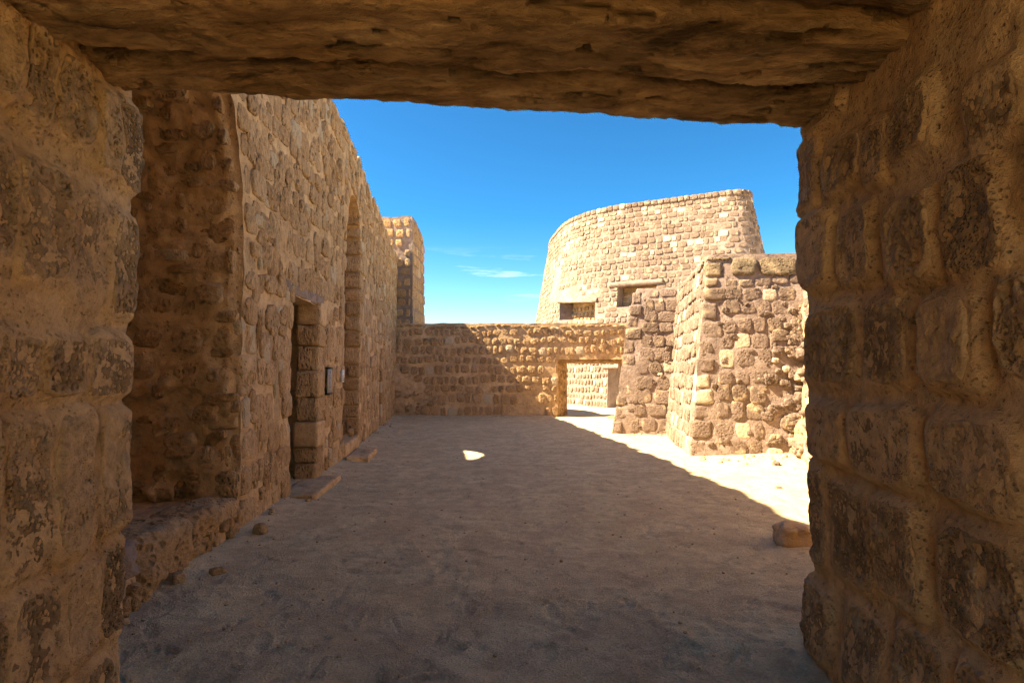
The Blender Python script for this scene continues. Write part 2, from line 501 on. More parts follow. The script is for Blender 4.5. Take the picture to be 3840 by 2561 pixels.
def core(name, w, parent, mat, thick=0.8, res=0.2, amp=0.03, freq=2.2, holes=(), s0=0.0, s1=None, seed=1, disp=None, back=True, cols=()):
    """a solid of masonry: front face with real openings, reveals and a back"""
    s1 = w.path.L if s1 is None else s1
    base = parent.location if parent is not None else Vector((0, 0, 0))
    ss = np.arange(s0, s1, res)
    outline = [(s, w.z0) for s in np.append(ss, s1)]
    outline += [(s1, t) for t in np.arange(w.z0 + res, w.top(s1) - res * 0.5, res)]
    outline += [(s, w.top(s)) for s in np.append(ss, s1)[::-1]]
    outline += [(s0, t) for t in np.arange(w.z0 + res, w.top(s0) - res * 0.5, res)[::-1]]
    pts = [tuple(p) for p in outline]
    edges = [(i, (i + 1) % len(pts)) for i in range(len(pts))]
    hp = []
    for h in holes:
        d = densify(h, res * 0.6)
        k = len(pts)
        pts += [tuple(p) for p in d]
        edges += [(k + i, k + (i + 1) % len(d)) for i in range(len(d))]
        hp.append(np.array(d))
    for c in cols:
        k = len(pts)
        col = [(c, t) for t in np.arange(w.z0 + res * .5, w.top(c) - res * .4, res * .6)]
        pts += col
        edges += [(k + i, k + i + 1) for i in range(len(col) - 1)]
    rng = np.random.default_rng(seed)
    gs, gt = np.meshgrid(np.arange(s0 + res * 0.5, s1, res), np.arange(w.z0 + res * 0.5, 30, res))
    gs = gs.ravel(); gt = gt.ravel()
    tops = np.array([w.top(s) for s in np.arange(s0, s1 + res, res)])
    tp = np.interp(gs, np.arange(s0, s1 + res, res)[:len(tops)], tops)
    ok = gt < tp - res * 0.45
    gs, gt = gs[ok], gt[ok]
    gs = gs + rng.uniform(-.25, .25, len(gs)) * res; gt = gt + rng.uniform(-.25, .25, len(gt)) * res
    for c in cols:
        k = np.abs(gs - c) > res * .4; gs, gt = gs[k], gt[k]
    for h in hp:
        k = ~inside(h, gs, gt); gs, gt = gs[k], gt[k]
        d = np.min(np.hypot(gs[:, None] - h[None, :, 0], gt[:, None] - h[None, :, 1]), axis=1)
        k = d > res * 0.35; gs, gt = gs[k], gt[k]
    pts += list(zip(gs, gt))
    vv, _, ff, *_r = delaunay_2d_cdt([Vector(p) for p in pts], edges, [], 1, 1e-5)
    V2 = np.array([(v.x, v.y) for v in vv])
    F = np.array([f for f in ff if len(f) == 3])
    cen = V2[F].mean(1)
    keep = np.ones(len(F), bool)
    for h in hp:
        keep &= ~inside(h, cen[:, 0], cen[:, 1])
    keep &= inside(np.array(outline), cen[:, 0], cen[:, 1])
    F = F[keep]
    a, b_, c_ = V2[F[:, 0]], V2[F[:, 1]], V2[F[:, 2]]
    ar = (b_[:, 0] - a[:, 0]) * (c_[:, 1] - a[:, 1]) - (b_[:, 1] - a[:, 1]) * (c_[:, 0] - a[:, 0])
    F[ar < 0] = F[ar < 0][:, ::-1]
    S, T = V2[:, 0], V2[:, 1]
    P0 = w.pos(S, T)
    d = amp * fbm(P0 * freq, 4, seed)
    if disp is not None:
        d = d + disp(S, T, P0)
    front = w.pos(S, T, d)
    V = front
    faces = [F]
    if back:
        bk = w.pos(S, T, np.full(len(S), -thick) - w.batter(T))
        nV = len(front)
        V = np.concatenate([front, bk])
        E = np.concatenate([F[:, [0, 1]], F[:, [1, 2]], F[:, [2, 0]]])
        key = {tuple(e) for e in E.tolist()}
        bd = np.array([e for e in E.tolist() if (e[1], e[0]) not in key])
        q = np.stack([bd[:, 1], bd[:, 0], bd[:, 0] + nV, bd[:, 1] + nV], 1)
        faces = [np.concatenate([F, F[:, ::-1] + nV]), q]
    V = V - np.array(base)
    me = mesh_np(name, V, faces, mat)
    o = obj(name, me, parent)
    try:
        me.set_sharp_from_angle(angle=math.radians(50))
    except Exception:
        pass
    return o

# ------------------------------------------------------------------ stones
def stone_shape(seed, segs=16, boxy=0.5, rough=0.06):
    """one stone in the unit box: outline in x,y, face towards +z, back buried at z=-1"""
    r = np.random.default_rng(seed)
    p = 3.0 + 7 * boxy * r.uniform(0.4, 1.0)
    th = (np.arange(segs) + r.uniform(-.2, .2, segs)) / segs * 2 * np.pi + math.pi / segs
    c, s = np.cos(th), np.sin(th)
    rad = (np.abs(c) ** p + np.abs(s) ** p) ** (-1 / p)
    rad = rad * (1 - np.abs(r.normal(0, rough, segs)))
    k = r.integers(0, segs)
    if r.random() < 0.45:      # a knocked-off corner
        for dk, f in ((-1, .93), (0, .84), (1, .93)):
            rad[(k + dk) % segs] *= f
    x0, y0 = rad * c, rad * s
    ta = r.uniform(-.12, .12)
    x0 = x0 * (1 + ta * y0)
    rings = [(1.0, -1.0), (1.0, 0.45), (0.93, 0.86), (0.66, 0.98), (0.30, 1.0)]
    V = []
    tilt = r.uniform(-.14, .14, 2)
    for i, (f, z) in enumerate(rings):
        zz = np.full(segs, z)
        if i >= 2:
            zz = zz + r.normal(0, 0.13, segs) + tilt[0] * x0 * f + tilt[1] * y0 * f
        V.append(np.stack([x0 * f, y0 * f, zz], 1))
    V.append(np.array([[0, 0, 1.0 + r.normal(0, .08)]]))
    V = np.concatenate(V)
    Q, T = [], []
    for i in range(len(rings) - 1):
        for j in range(segs):
            a, b = i * segs + j, i * segs + (j + 1) % segs
            Q.append((a, b, b + segs, a + segs))
    o = (len(rings) - 1) * segs
    for j in range(segs):
        T.append((o + j, o + (j + 1) % segs, len(V) - 1))
    return V, np.array(Q), np.array(T)

POOL = {}
def pool(kind, mat):
    key = (kind, mat.name)
    if key not in POOL:
        spec = {'rubble': (18, 0.22, 0.11), 'round': (18, 0.42, 0.06), 'block': (18, 0.95, 0.028)}[kind]
        lst = []
        for k in range(14):
            V, Q, T = stone_shape(1000 + k * 7 + len(kind) * 101, *spec)
            lst.append((mesh_np('stone_' + kind, V, [Q, T], mat), V, Q, T))
        POOL[key] = lst
    return POOL[key]

F_PX = 1024 * 20 / 36
def project(P):
    P = np.asarray(P, float)
    d = P - np.array([0, 0, CAM_H])
    fw = d[..., 1] * math.cos(PITCH) + d[..., 2] * math.sin(PITCH)
    up = -d[..., 1] * math.sin(PITCH) + d[..., 2] * math.cos(PITCH)
    fw_ = np.where(fw > 0.05, fw, 0.05)
    return 512 + F_PX * d[..., 0] / fw_, 341 - F_PX * up / fw_, fw

def screen_area(p, g, u, n, w, h):
    view = p - np.array([0, 0, CAM_H])
    if view @ n > 0: return 0.0
    x, y, f = project(p)
    if f < 0.3 or not (-5 < x < 1029 and -5 < y < 687): return 0.0
    if x < 105 and f > 3.6: return 0.0                     # behind the near jambs
    if x > 815 and f > 4.2: return 0.0
    if y < 88 and f > 3.6: return 0.0
    cosv = -(view @ n) / np.linalg.norm(view)
    return w * h * cosv * (F_PX / f) ** 2

def set_stones(parent, specs, kinds, mat, limit=300, name='stone', stuff_name='small_stones', loc=None):
    """specs: (p,g,u,n,w,h,depth). The largest in view become parts, the rest one joined part."""
    base = np.array(parent.location if loc is None else loc)
    rng = np.random.default_rng(len(specs) * 7 + 3)
    A = [screen_area(*s[:6]) for s in specs]
    order = sorted(range(len(specs)), key=lambda i: -A[i])
    single = {i for i in order[:limit] if A[i] > 6}
    JV, JQ, JT, JR, nv = [], [], [], [], 0
    pools = [pool(k, mat) for k in kinds]
    for i, (p, g, u, n, w, h, dep) in enumerate(specs):
        pl = pools[rng.integers(len(pools))]
        me, V, Q, T = pl[rng.integers(len(pl))]
        roll = rng.normal(0, 0.025)
        fl = -1.0 if rng.random() < 0.5 else 1.0
        g2 = g * math.cos(roll) + u * math.sin(roll)
        u2 = u * math.cos(roll) - g * math.sin(roll)
        if fl < 0:
            g2, u2 = -g2, -u2
        A3 = np.stack([g2 * w / 2, u2 * h / 2, n * dep], 1)
        if i in single:
            M = Matrix([[*A3[r], p[r] - base[r]] for r in range(3)] + [[0, 0, 0, 1]])
            o = bpy.data.objects.new(name, me)
            link(o, parent)
            o.matrix_local = M
        else:
            JV.append(V @ A3.T + (p - base)); JQ.append(Q + nv); JT.append(T + nv)
            JR.append(np.full(len(V), rng.random())); nv += len(V)
    if nv:
        me = mesh_np(stuff_name, np.concatenate(JV), [np.concatenate(JQ), np.concatenate(JT)], mat, attr=np.concatenate(JR))
        tag(obj(stuff_name, me, parent), kind='stuff')

def rows(w, s0, s1, t0, t1, hr, wr, gap=0.05, dep=(0.03, 0.06), holes=(), seed=0, wob=0.03, skip=0.0, special=None, margin=0.03, jit=0.25):
    """courses of stones laid between t0 and t1; openings are left free"""
    rng = np.random.default_rng(seed)
    out = []
    t = t0
    r = 0
    while t < t1 - 0.08:
        h = rng.uniform(*hr)
        wlo, whi = wr
        if special and r in special:
            h, wlo, whi = special[r]
        if t + h > t1 - 0.10: h = t1 - t
        q = np.arange(s0, s1, 0.04)
        free = np.ones(len(q), bool)
        for hp in holes:
            for tt in (t + 0.04, t + h / 2, t + h - 0.04):
                free &= ~inside(hp, q, np.full(len(q), tt))
        tp = np.array([w.top(x) for x in q])
        free &= (t + h) < tp + 0.06
        edges = np.flatnonzero(np.diff(np.concatenate([[0], free.astype(int), [0]])))
        for a, b in zip(edges[::2], edges[1::2]):
            A, B = q[a], q[min(b, len(q) - 1)]
            x = A
            while x < B - 0.06:
                wd = rng.uniform(wlo, whi)
                if x + wd > B - 0.12: wd = B - x
                if wd > whi * 1.5: wd = wd / 2
                if rng.random() >= skip:
                    c = x + wd / 2
                    k = wob * math.sin(c * 1.7 + r * 2.1) + wob * 0.6 * math.sin(c * 4.1 + r)
                    hh = h * rng.uniform(1 - jit * 0.5, 1.0)
                    p, g, u, n = w.frame(c, t + h / 2 + k + rng.uniform(-.5, .5) * (h - hh) * 0.6)
                    out.append((p, g, u, n, max(wd - gap, 0.06), max(hh - gap, 0.06), rng.uniform(*dep)))
                x += wd
        t += h
        r += 1
    return out

def box_bm(sx, sy, sz, seed=0, n=6, bev=0.06, rough=0.015):
    """rounded, weathered block centred on the origin (face grids pulled to a superellipsoid)"""
    V, Q = [], []
    lin = np.linspace(-1, 1, n + 1)
    for ax in range(3):
        for sg in (-1, 1):
            k = len(V)
            for a in lin:
                for b in lin:
                    p = [0, 0, 0]; p[ax] = sg; p[(ax + 1) % 3] = a; p[(ax + 2) % 3] = b
                    V.append(p)
            for i in range(n):
                for j in range(n):
                    q = [k + i * (n + 1) + j, k + (i + 1) * (n + 1) + j, k + (i + 1) * (n + 1) + j + 1, k + i * (n + 1) + j + 1]
                    Q.append(q if sg > 0 else q[::-1])
    V = np.array(V, float)
    half = np.array([sx, sy, sz]) / 2
    P = V * half
    inner = np.clip(P, -(half - bev), half - bev)
    d = P - inner
    l = np.linalg.norm(d, axis=1, keepdims=True)
    P = inner + np.where(l > 1e-9, d / np.maximum(l, 1e-9), 0) * np.minimum(l, bev)
    # weld
    key = {}
    idx = np.zeros(len(V), int)
    out = []
    for i, v in enumerate(np.round(V, 5).tolist()):
        v = tuple(v)
        if v not in key:
            key[v] = len(out); out.append(P[i])
        idx[i] = key[v]
    P = np.array(out)
    nrm = P / np.maximum(np.linalg.norm(P / half, axis=1, keepdims=True), 1e-6)
    nrm = nrm / np.maximum(np.linalg.norm(nrm, axis=1, keepdims=True), 1e-6)
    P = P + nrm * (rough * fbm(P * 6 + seed * 3.7, 4, seed))[:, None]
    return P, idx[np.array(Q)]

# ------------------------------------------------------------------ footprint lines of the place
LW = Path(fillet([(-2.28, -4.0), (-2.45, 2.9), (-2.72, 5.0), (-2.84, 7.2), (-3.08, 10.4), (-3.77, 16.0), (-4.45, 21.6), (-4.7, 24.0)], [0, 3, 6, 8, 20, 20, 20, 0]))
def lw_s(y):
    return float(np.interp(y, LW.p[:, 1], LW.c))

# ------------------------------------------------------------------ ground
def footprint_height(X, Y):
    """shoe prints pressed in the sand"""
    rng = np.random.default_rng(5)
    H = np.zeros(len(X))
    for k in range(420):
        fx = rng.uniform(-2.5, 3.4); fy = 3.0 + 9.5 * rng.random() ** 1.5
        ang = rng.normal(0, 0.9); ln = rng.uniform(.25, .30); wd = ln * .36
        sel = (np.abs(X - fx) < .25) & (np.abs(Y - fy) < .25)
        if not sel.any(): continue
        dx, dy = X[sel] - fx, Y[sel] - fy
        a = dx * math.cos(ang) + dy * math.sin(ang); b = -dx * math.sin(ang) + dy * math.cos(ang)
        waist = 1 - 0.22 * np.exp(-((b / ln) + .05) ** 2 / .02)
        r = np.sqrt((a / (wd / 2 * waist)) ** 2 + (b / (ln / 2)) ** 2)
        m = sstep(1.05, 0.82, r)
        dep = rng.uniform(.003, .009)
        tread = 0.006 * np.sin(b / rng.uniform(.018, .026) * 2 * np.pi + 6 * a * rng.uniform(-3, 3) ) * (rng.random() < .75)
        rim = 0.006 * np.exp(-((r - 1.15) / .13) ** 2)
        H[sel] += m * (-dep + tread) + rim * rng.uniform(.3, 1.0)
    return H

def ground_height(X, Y, fine=True):
    P = np.stack([X, Y, 0 * X], 1)
    h = 0.030 * fbm(P * 0.5, 3, 3) + 0.012 * fbm(P * 2.3, 3, 8) + 0.006 * fbm(P * np.array([5.0, 8.0, 1]), 3, 12)
    if fine:
        m = sstep(-.05, .45, fbm(P * 1.1, 3, 40))
        h += (0.004 + 0.010 * m) * fbm(P * np.array([15.0, 24.0, 1]), 3, 21)
        h += footprint_height(X, Y)
        rd = 1 - np.abs(fbm(P * np.array([4.0, 9.0, 1]), 3, 61)) * 6
        h += 0.010 * np.clip(rd, 0, 1) * sstep(-.1, .35, fbm(P * 1.7, 2, 63))
    # wind-blown sand against the walls
    lx = np.interp(Y, LW.p[:, 1], LW.p[:, 0])
    h += 0.07 * np.exp(-np.maximum(X - lx, 0) / 0.28) * (1 + .5 * vnoise(P * 1.3, 5)) * (Y < 22)
    d2 = np.hypot(np.maximum(0, 5.2 - X) + np.maximum(0, X - 7), np.abs(Y - 11.9) * 0.8)
    h += 0.22 * np.exp(-(d2 / 0.9) ** 2)
    h += 0.06 * np.exp(-np.maximum(21.3 - Y, 0) / 0.5) * (Y < 21.6) * (X < 1.5)
    return h

def build_ground():
    a = np.linspace(-1.15, 1.15, 520)
    y = 1.3 * np.exp(np.linspace(0, math.log(70 / 1.3), 640))
    A, Yg = np.meshgrid(a, y)
    X = (A * (Yg + 0.2)).ravel(); Y = Yg.ravel()
    Z = ground_height(X, Y)
    Z = Z * (1 - sstep(45, 70, Y)) - 0.03 * sstep(45, 70, Y)
    V = np.stack([X, Y, Z], 1)
    nr, nc = len(y), len(a)
    i = (np.arange(nr - 1)[:, None] * nc + np.arange(nc - 1)[None]).ravel()
    Q = np.stack([i, i + 1, i + nc + 1, i + nc], 1)
    # the wide plain under and behind it
    k = len(V)
    gx = np.array([-800, -200, -60, -20, -8, 0, 8, 20, 60, 200, 800], float)
    GX, GY = np.meshgrid(gx, gx)
    V = np.concatenate([V, np.stack([GX.ravel(), GY.ravel(), np.full(GX.size, -0.11)], 1)])
    n = len(gx)
    j = (np.arange(n - 1)[:, None] * n + np.arange(n - 1)[None]).ravel() + k
    Q = np.concatenate([Q, np.stack([j, j + 1, j + n + 1, j + n], 1)])
    o = obj('ground', mesh_np('ground', V, Q, M_SAND))
    tag(o, 'pale trampled sand covering the courtyard floor', None, None, 'structure')
build_ground()

# ------------------------------------------------------------------ left courtyard wall
def arch_poly(ya, yb, z0, zs, za, n=10, path_s=lw_s):
    """pointed or round opening in (s,t): jambs to zs, apex za"""
    sa, sb = path_s(ya), path_s(yb)
    m = (sa + sb) / 2
    pts = [(sa, z0), (sb, z0)]
    for k in range(n + 1):
        f = k / n
        pts.append((sb + (m - sb) * (1 - math.cos(f * math.pi / 2)), zs + (za - zs) * math.sin(f * math.pi / 2) ** 0.95))
    for k in range(n - 1, -1, -1):
        f = k / n
        pts.append((sa + (m - sa) * (1 - math.cos(f * math.pi / 2)), zs + (za - zs) * math.sin(f * math.pi / 2) ** 0.95))
    return pts

def rect_poly(sa, sb, za, zb):
    return [(sa, za), (sb, za), (sb, zb), (sa, zb)]

def lw_top(s):
    return 6.15 + 1.9 * max(0.0, min(1.0, (lw_s(5.6) - s) / 1.2)) + 0.05 * math.sin(s * 2.3) + 0.035 * math.sin(s * 7.1 + 1)  # added height near the gateway, unseen, keeps sun off the right jamb
W_LEFT = Wall(LW, lw_top)
ALC = arch_poly(3.25, 5.8, 0.33, 2.75, 4.75)
DOOR = rect_poly(lw_s(7.3), lw_s(8.62), -0.1, 2.62)
ARCH = arch_poly(10.45, 12.4, 0.28, 3.9, 5.2)
SLOT = rect_poly(lw_s(16.25), lw_s(17.05), -0.1, 2.35)
H_LEFT = [ALC, DOOR, ARCH, SLOT]

left = empty('courtyard_wall', (-3.0, 10.0, 0), 'long tall stone wall in shade along the left side, with arched alcove, door and pointed arch', 'wall')
core('masonry_core', W_LEFT, left, M_MORTAR, thick=2.4, res=0.14, amp=0.05, freq=2.6, holes=H_LEFT, s0=lw_s(2.0), s1=LW.L - 0.2, seed=11)
sp = rows(W_LEFT, lw_s(2.4), LW.L - 0.4, 0.0, 8.0, (.25, .40), (.16, .46), gap=.01, dep=(.006, .045), holes=H_LEFT, seed=4, wob=.035, skip=.05)
rq = np.random.default_rng(14)
while len(sp) < 1900:
    s_ = rq.uniform(lw_s(5.9), LW.L - .5); t_ = rq.uniform(.1, 6.0)
    if any(inside([(x + (.2 if x > np.mean([q[0] for q in hp]) else -.2), y + .2) for x, y in hp], np.array([s_]), np.array([t_]))[0] for hp in H_LEFT): continue
    p, g, u, n = W_LEFT.frame(s_, t_)
    sp.append((p, g, u, n, rq.uniform(.06, .24), rq.uniform(.10, .34), rq.uniform(.015, .05)))
set_stones(left, sp, ['rubble', 'round'], M_STONE, 300)

# backs of the openings
def slab(name, parent, corners, thick, mat, amp=0.02, res=0.08, seed=0, freq=3.0):
    """a masonry panel through four corners (a,b bottom; c,d top), thick behind its face"""
    a, b, c, d = [np.array(p, float) for p in corners]
    nu = max(2, int(np.linalg.norm(b - a) / res)); nv = max(2, int(np.linalg.norm(d - a) / res))
    U, Vv = np.meshgrid(np.linspace(0, 1, nu + 1), np.linspace(0, 1, nv + 1))
    U = U.ravel()[:, None]; Vv = Vv.ravel()[:, None]
    P = (a * (1 - U) + b * U) * (1 - Vv) + (d * (1 - U) + c * U) * Vv
    n = np.cross(b - a, d - a); n /= np.linalg.norm(n)
    Fr = P + n * (amp * fbm(P * freq, 4, seed))[:, None]
    Bk = P - n * thick
    k = (np.arange(nv)[:, None] * (nu + 1) + np.arange(nu)[None]).ravel()
    Q = np.stack([k, k + 1, k + nu + 2, k + nu + 1], 1)
    m = len(P)
    ring = list(range(0, nu + 1)) + [(j + 1) * (nu + 1) - 1 for j in range(1, nv + 1)] + list(range(nv * (nu + 1) + nu - 1, nv * (nu + 1) - 1, -1)) + [j * (nu + 1) for j in range(nv - 1, 0, -1)]
    S = [(ring[(i + 1) % len(ring)], ring[i], ring[i] + m, ring[(i + 1) % len(ring)] + m) for i in range(len(ring))]
    base = np.array(parent.location) if parent is not None else np.zeros(3)
    me = mesh_np(name, np.concatenate([Fr, Bk]) - base, [np.concatenate([Q, Q[:, ::-1] + m, np.array(S)])], mat)
    me.set_sharp_from_angle(angle=math.radians(50))
    return obj(name, me, parent)

def lw_pt(y, off, z):
    p = W_LEFT.pos(np.array([lw_s(y)]), np.array([z]), np.array([off]))[0]
    return tuple(p)

# alcove: back, far cheek with rubble showing through broken plaster
slab('alcove_back', left, [lw_pt(3.1, -1.55, 0), lw_pt(6.0, -1.55, 0), lw_pt(6.0, -1.55, 5.2), lw_pt(3.1, -1.55, 5.2)], .2, M_MORTAR, .06, .09, 31)
slab('door_back', left, [lw_pt(7.1, -.75, -.1), lw_pt(8.9, -.75, -.1), lw_pt(8.9, -.75, 2.7), lw_pt(7.1, -.75, 2.7)], .1, M_DOOR, .01, .2, 32)
slab('niche_back', left, [lw_pt(16.1, -.6, -.1), lw_pt(17.2, -.6, -.1), lw_pt(17.2, -.6, 2.5), lw_pt(16.1, -.6, 2.5)], .1, M_MORTAR, .02, .2, 33)
slab('arch_back', left, [lw_pt(10.3, -2.0, 0), lw_pt(12.7, -2.0, 0), lw_pt(12.7, -2.0, 4.40), lw_pt(10.2, -2.0, 4.46)], .38, M_MORTAR, .03, .1, 34)

class Plane:
    """flat patch with the interface of Wall.frame"""
    def __init__(w, a, b, zref=0.0):
        w.a, w.b = np.array(a, float), np.array(b, float)
        d = w.b - w.a; w.L = np.linalg.norm(d); d /= w.L
        w.g = np.array([d[0], d[1], 0]); w.n = np.array([d[1], -d[0], 0])
        w.top = lambda s: 99
    def frame(w, s, t):
        return np.array([w.a[0], w.a[1], 0]) + w.g * s + np.array([0, 0, t]), w.g, np.array([0, 0, 1.0]), w.n

def cheek(y, depth, poly, mat, seed, amp, res=0.035, lift=0.012, name='cheek'):
    """reveal facing the camera at wall station y; poly limits it: width as a function of height"""
    p0 = np.array(lw_pt(y, 0, 0)[:2]); p1 = np.array(lw_pt(y, -depth, 0)[:2])
    return p0, p1

# far cheek of the alcove (faces the camera): height field with a curved right edge following the arch
def alcove_cheek():
    y = 5.8
    p_in = np.array(lw_pt(y, -1.54, 0)); p_out = np.array(lw_pt(y, 0.0, 0))
    g = p_out - p_in; L = np.linalg.norm(g); g /= L
    n = np.array([g[1], -g[0], 0.0])
    zs = np.arange(0.3, 4.74, 0.028)
    us = np.linspace(0, 1, 62)
    U, Z = np.meshgrid(us, zs)
    U = U.ravel(); Z = Z.ravel()
    ALs = np.array(ALC)
    # arch edge: how far the opening edge has drawn back from the jamb at this height
    f = np.clip((Z - 2.75) / (4.75 - 2.75), 0, 1)
    half = (lw_s(5.8) - lw_s(3.25)) / 2
    back = half * (1 - np.cos(np.arcsin(np.clip(f ** (1 / .95), 0, 1))))
    P = p_in[None] + g[None] * (U * L)[:, None]
    P[:, 2] = Z
    d = LW.tan(np.array([lw_s(5.7)]))[0]
    P[:, :2] -= d[None] * back[:, None]              # the vault leans over with the arch
    q = P * 1.0
    rub = 0.11 * fbm(q * 4.5, 4, 51) + 0.08 * fbm(q * 11, 3, 52) + .05 * (.45 - worley(q * 6.5, 54))
    loss = sstep(-.1, .25, fbm(q * 1.7, 3, 53) + (1.3 - Z) * .25)   # plaster fallen off low down
    h = 0.07 + rub * (0.45 + 1.0 * loss) - 0.07 * loss
    h *= np.clip((1 - U) * 14, 0.35, 1)
    P = P + n[None] * h[:, None]
    nz, nu = len(zs), len(us)
    i = (np.arange(nz - 1)[:, None] * nu + np.arange(nu - 1)[None]).ravel()
    Q = np.stack([i, i + 1, i + nu + 1, i + nu], 1)
    c = obj('alcove_cheek', mesh_np('alcove_cheek', P - np.array(left.location), Q, M_MORTAR), left)
    rng = np.random.default_rng(61)
    pts = P.reshape(nz, nu, 3)
    taken = []
    specs = []
    for k in range(2500):
        iu, iz = rng.integers(3, nu - 4), rng.integers(4, nz - 6)
        w, hh = rng.uniform(.10, .36), rng.uniform(.09, .27)
        p = pts[iz, iu]
        if any(abs(p[0] - a) < (w + ww) * .52 and abs(p[2] - b) < (hh + hw) * .52 for a, b, ww, hw in taken): continue
        taken.append((p[0], p[2], w, hh))
        specs.append((p - n * 0.02, g, np.array([0, 0, 1.0]), n, w, hh, rng.uniform(.03, .075)))
        if len(taken) > 150: break
    p = pts[nz // 2 + 20, nu - 9]
    specs.append((p, g, np.array([0, 0, 1.0]), n, .27, .33, .03))
    set_stones(left, specs[::2], ['rubble'], M_BROWN, 120, name='rubble_stone', stuff_name='rubble_chips')
    set_stones(left, specs[1::2], ['rubble'], M_STONE, 120, name='rubble_stone', stuff_name='rubble_chips')
alcove_cheek()

# bench under the alcove
def bench():
    yy = np.arange(3.2, 5.95, 0.03)
    prof = [(0.03, -.12), (0.03, .06), (0.015, .18), (-.02, .28), (-.08, .335), (-.2, .35), (-.4, .35), (-.6, .36), (-1.0, .37), (-1.56, .40)]
    prof = densify(prof, 0.035, close=False) + [np.array(prof[-1])]
    V = []
    for y in yy:
        for (o, z) in prof:
            zz = z * (1.0 - 0.09 * (y - 4.0)) if z > 0.1 else z
            V.append(lw_pt(y, o, zz))
    V = np.array(V)
    m = len(prof)
    nn = np.array([0.7, 0, 0.7])
    V += nn[None] * (0.05 * fbm(V * 3.5, 4, 71) + 0.02 * fbm(V * 14, 3, 72))[:, None]
    k = (np.arange(len(yy) - 1)[:, None] * m + np.arange(m - 1)[None]).ravel()
    Q = np.stack([k, k + m, k + m + 1, k + 1], 1)
    b = obj('bench', mesh_np('bench', V - np.array(left.location), Q, M_MORTAR), left)
    # capping boulders along the edge and stones in the face
    rng = np.random.default_rng(73)
    y = 3.35
    for w, hgt, dp, mt, bv in ((.55, .22, .5, M_MORTAR_DIMMED, .04), (.80, .42, .55, M_BROWN, .11), (.50, .26, .45, M_BROWN, .08), (.45, .2, .4, M_STONE, .06)):
        P, Q = box_bm(dp, w, hgt, seed=int(y * 10), n=16, bev=bv, rough=.075)
        P = P + 0.02 * fbm(P * 16 + y, 3, 75)[:, None] * (P / np.linalg.norm(P, axis=1, keepdims=True))
        c = np.array(lw_pt(y + w / 2, -dp / 2 + .085, .455 * (1 - .10 * (y - 4)) - hgt / 2))
        ang = math.atan2(*LW.tan(np.array([lw_s(y)]))[0][::-1]) - math.pi / 2
        R = np.array([[math.cos(ang), -math.sin(ang), 0], [math.sin(ang), math.cos(ang), 0], [0, 0, 1]])
        me = mesh_np('bench_stone', P @ R.T, Q, mt)
        o = obj('bench_stone', me, left, c - np.array(left.location))
        y += w + .015
    specs = []
    for k in range(26):
        yk = 3.3 + k * .1 + rng.uniform(-.04, .04)
        z = rng.uniform(.03, .2)
        p, g, u, n = W_LEFT.frame(lw_s(yk), z)
        p = p + n * .03
        specs.append((p, g, u, n, rng.uniform(.08, .17), rng.uniform(.09, .22), rng.uniform(.03, .06)))
    set_stones(left, specs, ['rubble'], M_BROWN, 60, name='rubble_stone', stuff_name='rubble_chips')
bench()

# DOORBLOCKS and a stone lintel
def placed_block(name, parent, center, size, mat, seed, rot=0.0, n=8, bev=.03, rough=.018):
    P, Q = box_bm(*size, seed=seed, n=n, bev=bev, rough=rough)
    R = np.array([[math.cos(rot), -math.sin(rot), 0], [math.sin(rot), math.cos(rot), 0], [0, 0, 1]])
    return obj(name, mesh_np(name, P @ R.T, Q, mat), parent, np.array(center) - np.array(parent.location if parent else (0, 0, 0)))

def lw_ang(y):
    t = LW.tan(np.array([lw_s(y)]))[0]
    return math.atan2(t[1], t[0]) - math.pi / 2
rngb = np.random.default_rng(9)
z, k = .36, 0
while z < 2.9:
    hh = float(rngb.uniform(.16, .38)); ly = float(rngb.uniform(.18, .42)); lx = float(rngb.uniform(.2, .4))
    placed_block('arris_stone', left, lw_pt(5.80 + ly / 2 - .03, -lx / 2 + float(rngb.uniform(-.005, .025)), z + hh / 2), (lx, ly, hh - .02), (M_STONE, M_BROWN, M_MORTAR)[k % 3], 210 + k, lw_ang(5.8), bev=.04, rough=.06)
    z += hh; k += 1
z = -0.05
for k, (hh, dy) in enumerate(((.34, .06), (.24, .03), (.36, .02), (.36, -.02), (.40, -.03), (.36, -.04), (.32, -.03), (.34, -.05))):
    smooth = k in (2, 7)
    placed_block('door_jamb_block', left, lw_pt(8.62 - dy * .5, -.10, z + hh / 2), (float(rngb.uniform(.28, .37)), float(rngb.uniform(.35, .46)), hh - .002), M_MORTAR if smooth else M_STONE, 80 + k, lw_ang(8.6), bev=.012 if smooth else .03, rough=.006 if smooth else .05)
    z += hh
placed_block('door_lintel', left, lw_pt(7.96, -.28, 2.71), (.62, 1.85, .17), M_MORTAR_DIMMED, 91, lw_ang(8), n=12, bev=.03, rough=.02)
placed_block('door_threshold', left, lw_pt(7.95, .12, .02), (.5, 1.45, .12), M_MORTAR, 92, lw_ang(8), n=18, bev=.03, rough=.06)

